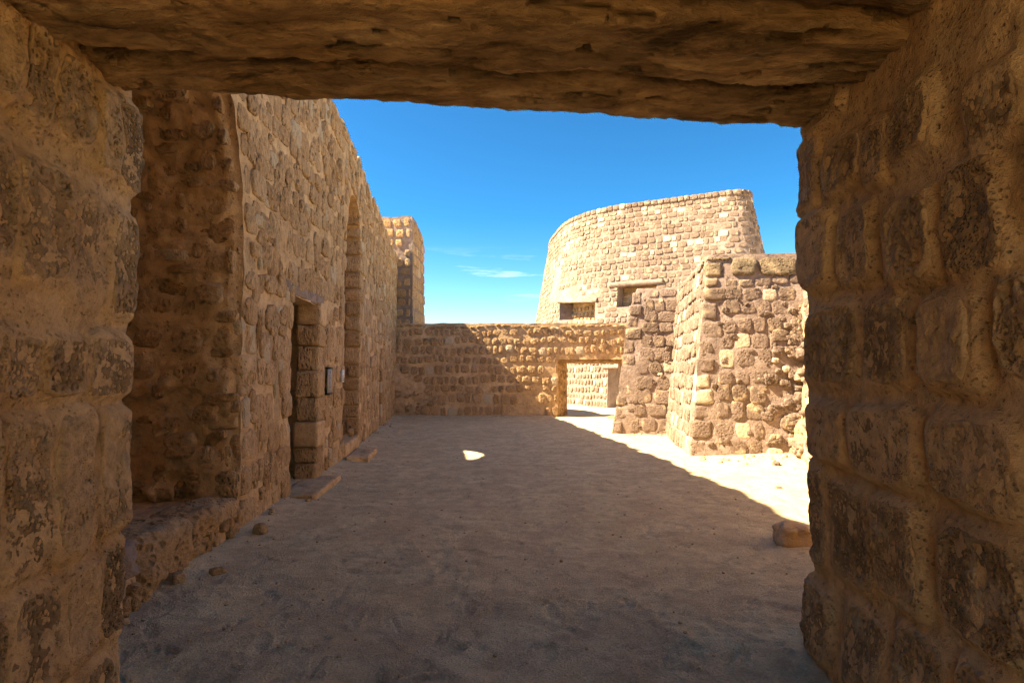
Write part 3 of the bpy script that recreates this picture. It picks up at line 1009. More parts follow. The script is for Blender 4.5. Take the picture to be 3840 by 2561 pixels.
# pointed arch: stones of the far jamb (they face the camera), and its sill
z = .30
k = 0
while z < 4.9:
    hh = float(rngb.uniform(.22, .40))
    f = max(0.0, min(1.0, (z + hh / 2 - 3.9) / 1.3))
    dr = (1 - math.cos(math.asin(f ** (1 / .95)))) * .95
    dpt = float(rngb.uniform(.26, .42))
    placed_block('arch_stone', left, lw_pt(12.44 - dr, -dpt / 2 + .02, z + hh / 2), (dpt, .22, hh - .035), (M_BROWN, M_STONE, M_STONE)[k % 3], 110 + k, lw_ang(12), bev=.04, rough=.025)
    if dpt < .5:
        d2 = float(rngb.uniform(.2, .35))
        placed_block('arch_stone', left, lw_pt(12.45 - dr, -dpt - d2 / 2 - .02, z + hh / 2), (d2, .2, hh - .05), M_BROWN, 150 + k, lw_ang(12), bev=.05, rough=.03)
    z += hh; k += 1
placed_block('arch_sill', left, lw_pt(11.3, -.24, .16), (.62, 1.75, .30), M_MORTAR, 171, lw_ang(11.3), n=14, bev=.05, rough=.04)
z = 0.0
for k in range(7):
    hh = .34
    placed_block('niche_stone', left, lw_pt(17.10, -.13, z + hh / 2), (.3, .22, hh - .03), (M_BROWN, M_STONE)[k % 2], 190 + k, lw_ang(17), bev=.04, rough=.025)
    z += hh

step = placed_block('stone_step', None, (-2.86, 10.95, .03), (.42, 1.3, .17), M_MORTAR, 175, lw_ang(11), n=22, bev=.04, rough=.09)
tag(step, 'low worn stone step on the sand before the tall pointed arch', 'step')

# ------------------------------------------------------------------ signs on the left wall
def sign(name, y, z, w, h, off, label, big):
    c = np.array(lw_pt(y, off, z))
    root = empty(name, c, label, 'sign')
    root.rotation_euler = (0, 0, lw_ang(y) + math.pi / 2)
    # local: x along the wall, -y out of the wall
    def bx(nm, x0, x1, y0, y1, z0, z1, m):
        V = [(x, yy, zz) for x in (x0, x1) for yy in (y0, y1) for zz in (z0, z1)]
        F = np.array([(0, 1, 3, 2), (4, 6, 7, 5), (0, 4, 5, 1), (2, 3, 7, 6), (0, 2, 6, 4), (1, 5, 7, 3)])
        return obj(nm, mesh_np(nm, V, F, m, smooth=False), root)
    if big:
        bx('panel', -w / 2, w / 2, -.012, 0, -h / 2 + .03, h / 2 - .03, M_PANEL)
        bx('clamp', -w / 2 - .015, w / 2 + .015, -.02, .05, h / 2 - .03, h / 2, M_DARK)
        bx('clamp', -w / 2 - .015, w / 2 + .015, -.02, .05, -h / 2, -h / 2 + .03, M_DARK)
        r = np.random.default_rng(3)
        zz = h / 2 - .075
        bx('emblem', -.03, .03, -.0135, -.012, zz - .025, zz + .015, M_INK)
        zz -= .045
        while zz > -h / 2 + .05:
            if r.random() < .88:
                bx('text_line', -w / 2 + .035, w / 2 - .035 - r.uniform(0, .12), -.0135, -.012, zz - .004, zz + .003, M_INK)
            zz -= .0135
    else:
        bx('plaque', -w / 2, w / 2, -.01, 0, -h / 2, h / 2, M_WHITE)
        bx('backing', -w / 2 - .004, w / 2 - .02, 0, .03, -h / 2 + .01, h / 2 - .01, M_PANEL)
        # arrow mark and lines of lettering below it
        bx('mark', -.05, .05, -.0115, -.01, -.012, -.002, M_INK)
        bx('mark', -.052, -.038, -.0115, -.01, -.024, .012, M_INK)
        bx('mark', .01, .05, -.0115, -.01, .012, .02, M_INK)
        bx('mark', -.03, .055, -.0115, -.01, -.05, -.036, M_INK)
        bx('mark', -.01, .05, -.0115, -.01, -.082, -.066, M_INK)
sign('information_sign', 9.12, 1.485, .25, .44, .06, 'framed grey information panel with dark clamps, fixed beside the door', True)
sign('wall_plaque', 10.10, 1.56, .15, .22, .06, 'small white plaque with dark marks at the edge of the pointed arch', False)

# ------------------------------------------------------------------ tower at the end of the left wall
TWP = [(-7.5, 22.2), (-3.88, 21.85), (-3.84, 24.4), (-5.6, 28)]
tw_c = float(np.linalg.norm(np.array(TWP[1]) - np.array(TWP[0])))
def tw_top(s):
    return 7.72 - (0 if s < tw_c else 0.055 * (s - tw_c) ** 2 if s < tw_c + 2.6 else .4) + 0.02 * math.sin(s * 6)
W_TOW = MitreWall(TWP, tw_top, lambda t: 0.10 * (1 - np.asarray(t) / 7.7))
tower = empty('wall_tower', (-4.5, 23.0, 0), 'square stone tower closing the far end of the shaded left wall', 'tower')
core('masonry_core', W_TOW, tower, M_MORTAR_DIMMED, thick=.9, res=.2, amp=.03, seed=21, cols=[tw_c])
sp = rows(W_TOW, 2.0, tw_c, 0, 7.72, (.36, .46), (.30, .52), gap=.10, dep=(.02, .05), seed=23, skip=.04)
sp += rows(W_TOW, tw_c, tw_c + 3.0, 0, 7.5, (.40, .5), (.2, .4), gap=.03, dep=(.015, .04), seed=24)
set_stones(tower, sp, ['round', 'block'], M_STONE, 300)

# ------------------------------------------------------------------ cross wall at the end of the court, with doorway
CW = Path([(-5.0, 21.35), (4.4, 21.3)])
cw_s = lambda x: x + 5.0
def cw_bat(t): return -0.085 * t
W_CR = Wall(CW, lambda s: 3.52 + .012 * math.sin(s * 3) + .01 * math.sin(s * 8.7), cw_bat)
GATE = [(cw_s(1.72), -.1), (cw_s(4.15), -.1), (cw_s(4.15), 2.14), (cw_s(1.72), 2.14)]
cross = empty('cross_wall', (0, 21.5, 0), 'low stone wall across the end of the court, half in shade, with a square doorway', 'wall')
core('masonry_core', W_CR, cross, M_MORTAR, thick=1.0, res=.12, amp=.035, freq=2.5, holes=[GATE], seed=41)
PATCH = [(0.0, .3), (1.2, .35), (1.9, .55), (1.65, 1.0), (1.1, 1.35), (.55, 1.75), (.0, 1.7)]
PATCH2 = [(4.6, -.1), (6.2, -.1), (6.1, .45), (5.4, .55), (4.9, .3)]
sp = rows(W_CR, .25, 9.3, 0.02, 3.46, (.28, .48), (.19, .41), gap=.045, dep=(.02, .06), holes=[GATE, PATCH, PATCH2], seed=43, wob=.04, skip=.015, jit=.22)
set_stones(cross, sp, ['round', 'rubble'], M_BROWN, 300)
# decayed patch low at the left: rubble chips in a hollow
rg = np.random.default_rng(44)
specs = []
for k in range(60):
    s_, t_ = rg.uniform(.3, 2.0), rg.uniform(.12, .95)
    p, g, u, n = W_CR.frame(s_, t_)
    a = rg.uniform(.06, .16)
    specs.append((p, g, u, n, a * rg.uniform(1, 1.6), a, rg.uniform(.02, .06)))
set_stones(cross, specs, ['rubble'], M_STONE, 60, name='rubble_stone', stuff_name='rubble_chips')
# timber door frame of the doorway: lintel logs, near post, splayed jamb
def log(name, parent, a, b, r, mat, seed, squash=1.0, n=40, m=14, rough=.12):
    a, b = np.array(a, float), np.array(b, float)
    d = b - a; L = np.linalg.norm(d); d /= L
    up = np.array([0, 0, 1.0]) if abs(d[2]) < .8 else np.array([1.0, 0, 0])
    x = np.cross(d, up); x /= np.linalg.norm(x); y = np.cross(x, d)
    V = []
    for i in range(n + 1):
        c = a + d * L * i / n
        for j in range(m):
            th = 2 * math.pi * j / m
            e = (abs(math.cos(th)) ** 3.2 + abs(math.sin(th)) ** 3.2) ** (-1 / 3.2)
            V.append(c + (x * math.cos(th) + y * math.sin(th) * squash) * r * e)
    V = np.array(V)
    ax = a[None] + ((V - a) @ d)[:, None] * d[None]
    rad = V - ax
    sc = np.array([1, 1, 1.0]) - np.abs(d) * .7
    V = ax + rad * (1 + rough * fbm(V * sc * 6, 4, seed))[:, None]
    V = np.concatenate([V, [a, b]])
    Q = [(i * m + j, i * m + (j + 1) % m, (i + 1) * m + (j + 1) % m, (i + 1) * m + j) for i in range(n) for j in range(m)]
    T = [((j + 1) % m, j, n * m + m) for j in range(m)] + [(n * m + j, n * m + (j + 1) % m, n * m + m + 1) for j in range(m)]
    base = np.array(parent.location) if parent else np.zeros(3)
    return obj(name, mesh_np(name, V - base, [np.array(Q), np.array(T)], mat), parent)
log('lintel_log', cross, (1.5, 21.66, 2.11), (4.35, 21.66, 2.13), .12, M_BEAM, 3)
log('lintel_log', cross, (1.5, 21.95, 2.13), (4.35, 21.95, 2.12), .12, M_BEAM, 4)
log('lintel_log', cross, (1.5, 22.24, 2.13), (4.35, 22.24, 2.12), .12, M_BEAM, 5)
slab('door_jamb', cross, [(1.70, 21.30, -.1), (2.16, 22.36, -.1), (2.16, 22.36, 2.03), (1.70, 21.55, 2.03)], .3, M_BEAM, .02, .08, 45)

# ------------------------------------------------------------------ wall beyond the doorway
IW = Path([(1.2, 33.5), (4.55, 27.0), (5.45, 25.6), (7.0, 23.6)])
W_IN = Wall(IW, lambda s: 2.9, lambda t: -.05 * t)
inner = empty('inner_wall', (4.0, 28.0, 0), 'sunlit stone wall seen through the square doorway, with an entrance of its own', 'wall')
iw_a = IW.near((4.5, 27.1)); iw_b = IW.near((5.6, 25.4))
IDOOR = rect_poly(iw_a, iw_b, -.1, 1.85)
core('masonry_core', W_IN, inner, M_MORTAR_DIMMED, thick=.8, res=.2, amp=.04, holes=[IDOOR], seed=51)
sp = rows(W_IN, .2, IW.L - .3, 0, 2.85, (.28, .38), (.22, .42), gap=.07, dep=(.03, .06), holes=[IDOOR], seed=52)
set_stones(inner, sp, ['round', 'rubble'], M_SUNNY_DIMMED, 300)
log('lintel_log', inner, tuple(W_IN.pos(np.array([iw_a - .3]), np.array([1.93]), np.array([.02]))[0]), tuple(W_IN.pos(np.array([iw_b + .3]), np.array([1.95]), np.array([.02]))[0]), .10, M_MORTAR_DIMMED, 6)

# ------------------------------------------------------------------ great bastion
BA = Path(fillet([(4.86, 67.5), (3.71, 55.4), (3.17, 46.7), (4.25, 38.27), (14.5, 33.3), (16.7, 44.5), (16.4, 60)], [0, 13, 16, 7.6, 1.3, 8, 0]))
BA_H = 12.7
def ba_bat(t):
    t = np.asarray(t, float)
    return 0.18 * (BA_H - t) + 1.3 * np.clip((6.2 - t) / 6.2, 0, 1) ** 1.5
W_BA = Wall(BA, lambda s: BA_H, ba_bat)
bastion = empty('great_bastion', (10.0, 42.0, 0), 'huge curved sunlit stone bastion rising behind the cross wall', 'bastion')
E1 = [(27.95, 5.28), (30.85, 5.05), (30.70, 6.25), (27.6, 6.58)]
E2 = rect_poly(32.05, 34.4, 5.78, 7.18)
H_BA = [E1, E2]
s_lo, s_hi = 13.0, BA.near((16.5, 44.5))
core('masonry_core', W_BA, bastion, M_MORTAR_DIMMED, thick=1.6, res=.28, amp=.05, freq=1.2, holes=H_BA, seed=61)
BP = [[(27.5, 6.4), (30.8, 6.2), (30.7, 6.75), (29.5, 6.85), (29.3, 7.3), (27.5, 7.3)], [(25.5, 7.0), (27.0, 7.0), (27.2, 9.0), (26.0, 9.3)]]
sp = rows(W_BA, s_lo, s_hi, 4.0, 12.35, (.30, .45), (.25, .62), gap=.035, dep=(.015, .055), holes=H_BA + BP, seed=62, wob=.03, skip=.015, jit=.2)
set_stones(bastion, sp, ['block', 'round', 'block'], M_SUNNY_DIMMED, 300)
# coping course along the top
sp = rows(W_BA, s_lo, s_hi, 12.35, 12.73, (.38, .38), (.36, .52), gap=.03, dep=(.08, .10), seed=64, wob=0)
set_stones(bastion, sp, ['block'], M_SUNNY_DIMMED, 120, name='coping_stone', stuff_name='coping_rest')
def bp(s_, t_, o): return W_BA.pos(np.array([s_]), np.array([t_]), np.array([o]))[0]
for (sa, sb, ta, tb) in ((27.7, 30.8, 5.1, 6.5), (32.05, 34.4, 5.8, 7.2)):
    slab('embrasure_back', bastion, [bp(sa - .3, ta - .3, -1.1), bp(sb + .3, ta - .3, -1.1), bp(sb + .3, tb + .3, -1.1), bp(sa - .3, tb + .3, -1.1)], .2, M_MORTAR, .03, .12, 66)
    specs = []
    rr = np.random.default_rng(67)
    for row in range(5):
        for q in range(9):
            ss_ = sa + .15 + q * .36; tt_ = ta + .16 + row * .33
            if ss_ > sb - .5 or tt_ > tb: continue
            p, g, u, n = W_BA.frame(ss_, tt_)
            specs.append((p - n * 1.08, g, u, n, .28, .26, rr.uniform(.03, .07)))
    set_stones(bastion, specs, ['round'], M_BROWN, 60, name='embrasure_stone', stuff_name='embrasure_rest')
log('lintel_log', bastion, tuple(bp(31.5, 7.25, .02)), tuple(bp(34.8, 7.28, .02)), .15, M_MORTAR_DIMMED, 8)
log('lintel_slab', bastion, tuple(bp(27.45, 6.68, -.02)), tuple(bp(30.85, 6.36, -.02)), .15, M_MORTAR_DIMMED, 9, rough=.05)

# ------------------------------------------------------------------ stepped bastion blocks on the right
def bat_block(t, H=3.98, k=.135, top_round=.10):
    t = np.asarray(t, float)
    return k * (H - t) - top_round * np.clip((t - (H - .55)) / .55, 0, 1) ** 2
def quoins(W, sc, t0, t1, parent, mat, seed, long=.5, short=.3):
    """corner stones that turn the arris, long and short by turns"""
    rq = np.random.default_rng(seed)
    t, k = t0, 0
    while t < t1 - .1:
        h = min(rq.uniform(.28, .40), t1 - t)
        c, g, u, n = W.frame(sc + .02, t + h / 2)
        g1 = W.frame(sc - .02, t + h / 2)[1]
        lx, ly = (long, short) if k % 2 else (short, long)
        lx *= rq.uniform(.8, 1.1); ly *= rq.uniform(.8, 1.1)
        P, Q = box_bm(lx, ly, h - .035, seed=seed + k, n=7, bev=.035, rough=.035)
        out = rq.uniform(.005, .03)
        c = W.pos(np.array([sc]), np.array([t + h / 2]), np.array([out]))[0]
        wd = P[:, [0]] + lx / 2; dp = P[:, [1]] + ly / 2
        V = c + wd * g[None] - dp * g1[None] + P[:, [2]] * u[None]
        ctr = V.mean(0)
        obj('quoin', mesh_np('quoin', V - ctr, Q, mat), parent, ctr - np.array(parent.location))
        t += h; k += 1
def packing(W, s0, s1, t0, t1, n, seed):
    r = np.random.default_rng(seed)
    out = []
    for k in range(n):
        p, g, u, nn = W.frame(r.uniform(s0, s1), r.uniform(t0, t1))
        a = r.uniform(.05, .12)
        out.append((p, g, u, nn, a * r.uniform(.8, 1.8), a, r.uniform(.015, .04)))
    return out
# rear block
APP = [(5.0, 21.2), (3.38, 15.75), (7.5, 15.1)]
ap_c = float(np.linalg.norm(np.array(APP[1]) - np.array(APP[0])))
W_A = MitreWall(APP, lambda s: 3.98, lambda t: bat_block(t))
blk_a = empty('rear_buttress', (4.5, 17.5, 0), 'sunlit battered stone buttress beside the doorway, the farther of the two', 'buttress')
core('masonry_core', W_A, blk_a, M_MORTAR_DIMMED, thick=1.0, res=.13, amp=.05, seed=71, cols=[ap_c])
sp = rows(W_A, ap_c + .36, ap_c + 2.2, .05, 3.95, (.30, .42), (.24, .50), gap=.025, dep=(.012, .036), seed=72, jit=.16)
sp += rows(W_A, .6, ap_c - .34, 0, 3.95, (.32, .42), (.25, .45), gap=.03, dep=(.02, .05), seed=73)
sp += packing(W_A, ap_c + .3, ap_c + 1.6, .05, 3.8, 45, 171)
set_stones(blk_a, sp, ['block', 'block', 'round'], M_SUNNY_DIMMED, 300)
quoins(W_A, ap_c, .02, 3.96, blk_a, M_SUNNY_DIMMED, 301, .42, .3)
# front block
BPP = [(5.3, 20.0), (4.02, 11.55), (9.5, 10.75)]
bp_c = float(np.linalg.norm(np.array(BPP[1]) - np.array(BPP[0])))
W_B = MitreWall(BPP, lambda s: 4.02, lambda t: bat_block(t, 4.0, .125, .0))
blk_b = empty('front_buttress', (5.5, 13.0, 0), 'large battered stone block in sunlight, nearest on the right, with dark porous top stones', 'buttress')
core('masonry_core', W_B, blk_b, M_MORTAR_DIMMED, thick=1.0, res=.12, amp=.05, seed=81, cols=[bp_c])
RUB = [(bp_c + 1.25, -.1), (bp_c + 5, -.1), (bp_c + 5, 3.3), (bp_c + 1.75, 3.2), (bp_c + 1.45, 2.4), (bp_c + 1.2, 1.2)]
sp = rows(W_B, bp_c + .36, bp_c + 2.6, .02, 3.55, (.29, .38), (.25, .38), gap=.026, dep=(.012, .036), holes=[RUB], seed=83, jit=.12)
sp += packing(W_B, bp_c + .3, bp_c + 1.5, .05, 3.4, 50, 172)
set_stones(blk_b, sp, ['round', 'block', 'block'], M_SUNNY_DIMMED, 300)
sp = rows(W_B, bp_c + .44, bp_c + 2.8, 3.55, 3.99, (.44, .44), (.5, .75), gap=.035, dep=(.04, .07), seed=86)
set_stones(blk_b, sp, ['block'], M_GREY, 20, name='top_stone')
sp = rows(W_B, 1.0, bp_c - .34, 0, 3.98, (.26, .36), (.2, .42), gap=.015, dep=(.02, .06), seed=84)
set_stones(blk_b, sp, ['rubble', 'block'], M_SUNNY_DIMMED, 200, name='side_stone', stuff_name='side_stones_rest')
quoins(W_B, bp_c, .0, 3.56, blk_b, M_SUNNY_DIMMED, 331, .42, .32)
quoins(W_B, bp_c, 3.56, 4.0, blk_b, M_GREY, 361, .44, .32)
specs = []
rg = np.random.default_rng(85)
for k in range(130):
    s_ = bp_c + rg.uniform(1.2, 2.9); t_ = rg.uniform(.0, 3.2)
    if not inside(RUB, np.array([s_]), np.array([t_]))[0]: continue
    p, g, u, n = W_B.frame(s_, t_)
    a = rg.uniform(.1, .28)
    specs.append((p, g, u, n, a * rg.uniform(.9, 1.4), a, rg.uniform(.03, .075)))
set_stones(blk_b, specs, ['rubble'], M_SUNNY_DIMMED, 130, name='rubble_stone', stuff_name='rubble_chips')

# crumbling rubble wall running from the block towards the gateway
RWp = Path(fillet([(6.35, 13.2), (5.85, 11.2), (5.55, 9.0), (5.3, 4.6)], [0, 1, 1, 0]))
W_R = Wall(RWp, lambda s: 3.55 - .25 * max(0, s - 1) ** .7 + .12 * math.sin(s * 4) + .07 * math.sin(s * 11), lambda t: 0.14 * (3.5 - t))
rub = empty('rubble_wall', (6.5, 9.0, 0), 'crumbling sunlit rubble wall with its facing lost, at the edge of the gateway', 'wall')
def rdisp(S, T, P):
    return 0.14 * fbm(P * 2.2, 3, 91) + 0.07 * (0.5 - worley(P * 4.2, 92)) + .025 * fbm(P * 11, 2, 93)
core('masonry_core', W_R, rub, M_RUBBLE, thick=1.6, res=.075, amp=.02, seed=94, disp=rdisp)
specs = []
for k in range(170):
    s_ = rg.uniform(.3, 4.0); t_ = rg.uniform(.0, 3.0)
    p, g, u, n = W_R.frame(s_, t_)
    a = rg.uniform(.08, .26)
    specs.append((p, g, u, n, a * rg.uniform(.8, 1.5), a, rg.uniform(.04, .12)))
set_stones(rub, specs, ['rubble'], M_SUNNY_DIMMED, 170, name='rubble_stone', stuff_name='rubble_chips')

# ------------------------------------------------------------------ gateway in the foreground
gate = empty('gateway', (-.2, 2.6, 0), 'dark stone gateway in the foreground framing the court, roofed with weathered beams', 'gateway')
GX = 0.088
def pitted_stone(w, h, seed, dep=.035, bare=.1):
    nx = max(14, int(w / .0048)); ny = max(14, int(h / .0050))
    u, v = np.meshgrid(np.linspace(-1, 1, nx), np.linspace(-1, 1, ny))
    u = u.ravel(); v = v.ravel()
    r = np.random.default_rng(seed)
    p = r.uniform(3.5, 8)
    # square -> superellipse
    m = np.maximum(np.abs(u), np.abs(v))
    l = (np.abs(u) ** p + np.abs(v) ** p) ** (1 / p)
    k = np.where(l > 1e-6, m / np.maximum(l, 1e-6), 1)
    x, y = u * k, v * k
    ang = np.arctan2(y, x)
    wob = 1 + 0.06 * vnoise(np.stack([np.cos(ang) * 1.6, np.sin(ang) * 1.6, 0 * ang + seed * 3.1], 1), seed) + .05 * vnoise(np.stack([np.cos(ang) * 5, np.sin(ang) * 5, 0 * ang + seed], 1), seed)
    X, Y = x * w / 2 * wob, y * h / 2 * wob
    P = np.stack([X, Y, 0 * X + seed * 5.3], 1)
    e = sstep(1.0, 0.86, m)
    zz = dep * e * (0.9 + .35 * fbm(P * 4, 2, seed)) + .007 * fbm(P * 26, 3, seed + 1) + .010 * fbm(P * 9, 3, seed + 3)
    inner = sstep(1.05, .55, m + .30 * fbm(P * 5, 2, seed + 7))
    area = inner * sstep(-.45, .25, fbm(P * 3.5, 2, seed + 5) + bare)
    # separate holes left by shells and coral, in clusters
    c1 = sstep(.05, .45, area + .5 * vnoise(P * 12, seed + 13))
    pit = sstep(.40, .27, worley(P * np.array([46, 36, 1]), seed + 2)) * c1
    pit2 = sstep(.34, .24, worley(P * np.array([24, 17, 1]) + 7, seed + 9)) * sstep(.0, .35, vnoise(P * 9, seed + 12)) * (area > .3)
    pit3 = sstep(.30, .16, worley(P * np.array([9, 7, 1]) + 3, seed + 19)) * (area > .45)
    zz -= .026 * pit + .042 * pit2 + .03 * pit3 + .006 * area
    V = np.stack([X, Y, zz - (1 - e) * .03], 1)
    i = (np.arange(ny - 1)[:, None] * nx + np.arange(nx - 1)[None]).ravel()
    Q = np.stack([i, i + 1, i + nx + 1, i + nx], 1)
    return V, Q, np.clip(area * .9, 0, 1)

def jamb(name, pts, radii, top, s_range, label, seed, courses, o0, lower=0.0):
    path = Path(fillet(pts, radii))
    W = Wall(path, lambda s: top, lambda t: lower * np.clip((.7 - np.asarray(t, float)) / .7, 0, 1) ** 2)
    s0, s1 = s_range
    rng = np.random.default_rng(seed)
    cells = [(c + o0, t, w, h) for c, t, w, h in courses]
    C = np.array(cells)
    AMP = rng.uniform(.018, .055, len(C))
    def disp(S, T, P):
        d = 0.04 * fbm(P * 1.5, 3, seed) + .02 * fbm(P * 5, 3, seed + 1) + .009 * fbm(P * 19, 3, seed + 2)
        wv = .045 * fbm(P * 3.2, 3, seed + 4)
        u = np.abs(S[:, None] + wv[:, None] - C[None, :, 0]) / (C[None, :, 2] * .5 + .045)
        v = np.abs(T[:, None] + wv[:, None] * .8 - C[None, :, 1]) / (C[None, :, 3] * .5 + .045)
        q = np.clip(1.03 - (u ** 4.5 + v ** 4.5) ** (1 / 4.5), 0, .17) / .17
        q = q * q * (3 - 2 * q) * AMP[None]
        return d + np.max(q, axis=1)
    # visible part fine, the rest coarse
    nS = int((s1 - s0) / .016); nT = int((top + .15) / .02)
    S, T = np.meshgrid(np.linspace(s0, s1, nS), np.linspace(-.15, top, nT))
    S = S.ravel(); T = T.ravel()
    P0 = W.pos(S, T)
    F = W.pos(S, T, disp(S, T, P0))
    k = (np.arange(nT - 1)[:, None] * nS + np.arange(nS - 1)[None]).ravel()
    Q = np.stack([k, k + 1, k + nS + 1, k + nS], 1)
    j = obj(name, mesh_np(name, F - np.array(gate.location), Q, M_PLASTER), gate)
    tag(j, label)
    n = 0
    for i, (s, t, w, h) in enumerate(cells):
        p, g, u, nn = W.frame(s, t)
        x, y, f = project(p)
        if not (-40 < x < 1064 and -60 < y < 740 and f > .8): continue
        pp = W.pos(np.array([s]), np.array([t]))
        p = W.pos(np.array([s]), np.array([t]), disp(np.array([s]), np.array([t]), pp))[0]
        V, Qs, ex = pitted_stone(w + .035, h + .035, seed * 50 + i, dep=rng.uniform(-.002, .010), bare=rng.choice([-.45, .1, .25, .4, .5, .5]))
        # wrap round the wall so that stones at the corner follow it
        sv = s + V[:, 0]; tv = t + V[:, 1]
        bp_ = W.pos(sv, tv)
        dd = disp(sv, tv, bp_)
        Wv = W.pos(sv, tv, dd * .85 + .012 + V[:, 2])
        so = obj('stone', mesh_np('stone', Wv - p, Qs, M_NEAR, attr=ex, attr_name='exposed'), j, p - np.array(gate.location))
        n += 1
    return W, path
# left jamb: near -> far corner -> turns left; right jamb: from the right -> corner -> towards the camera
lp = [(-1.76, -1.6), (-2.03, 2.99), (-6.5, 3.42)]
rp = [(8.0, 3.95), (1.76, 3.40), (1.36, -1.6)]
lpath = Path(fillet(lp, [0, .06, 0])); rpath = Path(fillet(rp, [0, .06, 0]))
lc = lpath.near((-2.03, 2.99)); rc = rpath.near((1.76, 3.40))
jamb('jamb', lp, [0, .06, 0], 3.30, (lc - 1.5, lc + .5), 'lighter left jamb of thickly plastered pitted stones', 3,
     [(-0.471, 2.84, 0.2, 0.38), (-0.67, 2.85, 0.12, 0.42), (-0.861, 2.85, 0.14, 0.32), (-0.64, 2.23, 0.24, 0.48), (-0.36, 2.185, 0.22, 0.53), (-0.07, 2.78, 0.19, 0.44), (-0.09, 2.15, 0.2, 0.5), (-0.862, 2.275, 0.14, 0.49), (-0.275, 2.78, 0.12, 0.4), (-0.691, 1.625, 0.17, 0.23), (-0.461, 1.625, 0.22, 0.23), (-0.17, 1.635, 0.26, 0.27), (-0.877, 1.62, 0.14, 0.28), (-0.641, 1.1, 0.2, 0.62), (-0.39, 1.11, 0.22, 0.64), (-0.11, 1.12, 0.2, 0.56), (-0.857, 1.165, 0.15, 0.55), (-0.586, 0.495, 0.24, 0.42), (-0.32, 0.505, 0.2, 0.4), (-0.09, 0.53, 0.16, 0.44), (-0.221, 0.08, 0.24, 0.25), (-.55, .1, .26, .22), (-.85, .5, .2, .4), (-1.1, 2.3, .24, .45), (-1.1, 1.6, .24, .3), (-1.1, 1.1, .24, .5), (-1.1, .5, .24, .4), (-1.1, 2.85, .24, .4), (.25, 2.3, .24, .4), (.25, 1.7, .24, .3), (.25, 1.1, .24, .5), (.25, .5, .24, .4), (.25, 2.8, .24, .4)], lc, .03)
jamb('jamb', rp, [0, .06, 0], 3.30, (rc - .35, rc + 2.3), 'darker right jamb of thickly plastered pitted stones', 6,
     [(0.527, 2.68, 0.331, 0.22), (1.094, 2.635, 0.301, 0.25), (1.54, 2.5, 0.2, 0.2), (0.10, 2.77, 0.291, 0.4), (0.21, 2.29, 0.321, 0.4), (0.62, 2.235, 0.271, 0.35), (1.058, 2.16, 0.291, 0.34), (1.414, 2.155, 0.261, 0.39), (0.82, 2.62, 0.16, 0.25), (0.316, 1.75, 0.57, 0.40), (0.843, 1.745, 0.301, 0.37), (1.254, 1.725, 0.281, 0.33), (1.62, 1.75, 0.22, 0.3), (0.276, 1.28, 0.38, 0.26), (0.797, 1.28, 0.472, 0.28), (1.349, 1.285, 0.411, 0.29), (0.07, 0.79, 0.30, 0.54), (0.486, 0.79, 0.351, 0.46), (0.883, 0.835, 0.30, 0.42), (1.369, 0.845, 0.42, 0.38), (0.065, 0.225, 0.45, 0.36), (0.60, 0.28, 0.33, 0.36), (1.0, 0.36, 0.30, 0.34), (1.42, 0.42, 0.34, 0.30), (0.3, 3.08, 0.4, 0.2), (1.9, 1.3, .36, .4), (1.9, 1.8, .3, .4), (1.95, 2.3, .4, .4), (1.95, .8, .4, .4), (-.28, 2.55, .22, .3), (-.28, 1.9, .24, .4), (-.28, 1.4, .22, .3), (-.26, .9, .24, .36), (-.28, .35, .24, .36)], rc, .05)
# masses behind the plaster faces and unseen passage behind the camera, sized to block light
def prism(name, parent, plan, z0, z1, mat):
    plan = np.array(plan, float); n = len(plan)
    V = np.concatenate([np.c_[plan, np.full(n, z0)], np.c_[plan, np.full(n, z1)]])
    F = [np.array([(i, (i + 1) % n, (i + 1) % n + n, i + n) for i in range(n)])]
    T = [(0, i + 1, i) for i in range(1, n - 1)] + [(n, n + i, n + i + 1) for i in range(1, n - 1)]
    return obj(name, mesh_np(name, V - np.array(parent.location), F + [np.array(T)], mat, smooth=False), parent)
prism('wall_mass', gate, [(-7, -2.4), (-1.77, -2.4), (-2.13, 2.90), (-7, 3.3)], -.2, 6.0, M_PLASTER)
prism('wall_mass', gate, [(1.40, -2.4), (8.2, -2.4), (8.2, 3.86), (1.87, 3.30)], -.2, 6.0, M_PLASTER)
prism('roof_mass', gate, [(-2.5, -2.4), (2.2, -2.4), (2.2, 3.34), (-2.5, 2.88)], 3.46, 6.0, M_PLASTER)

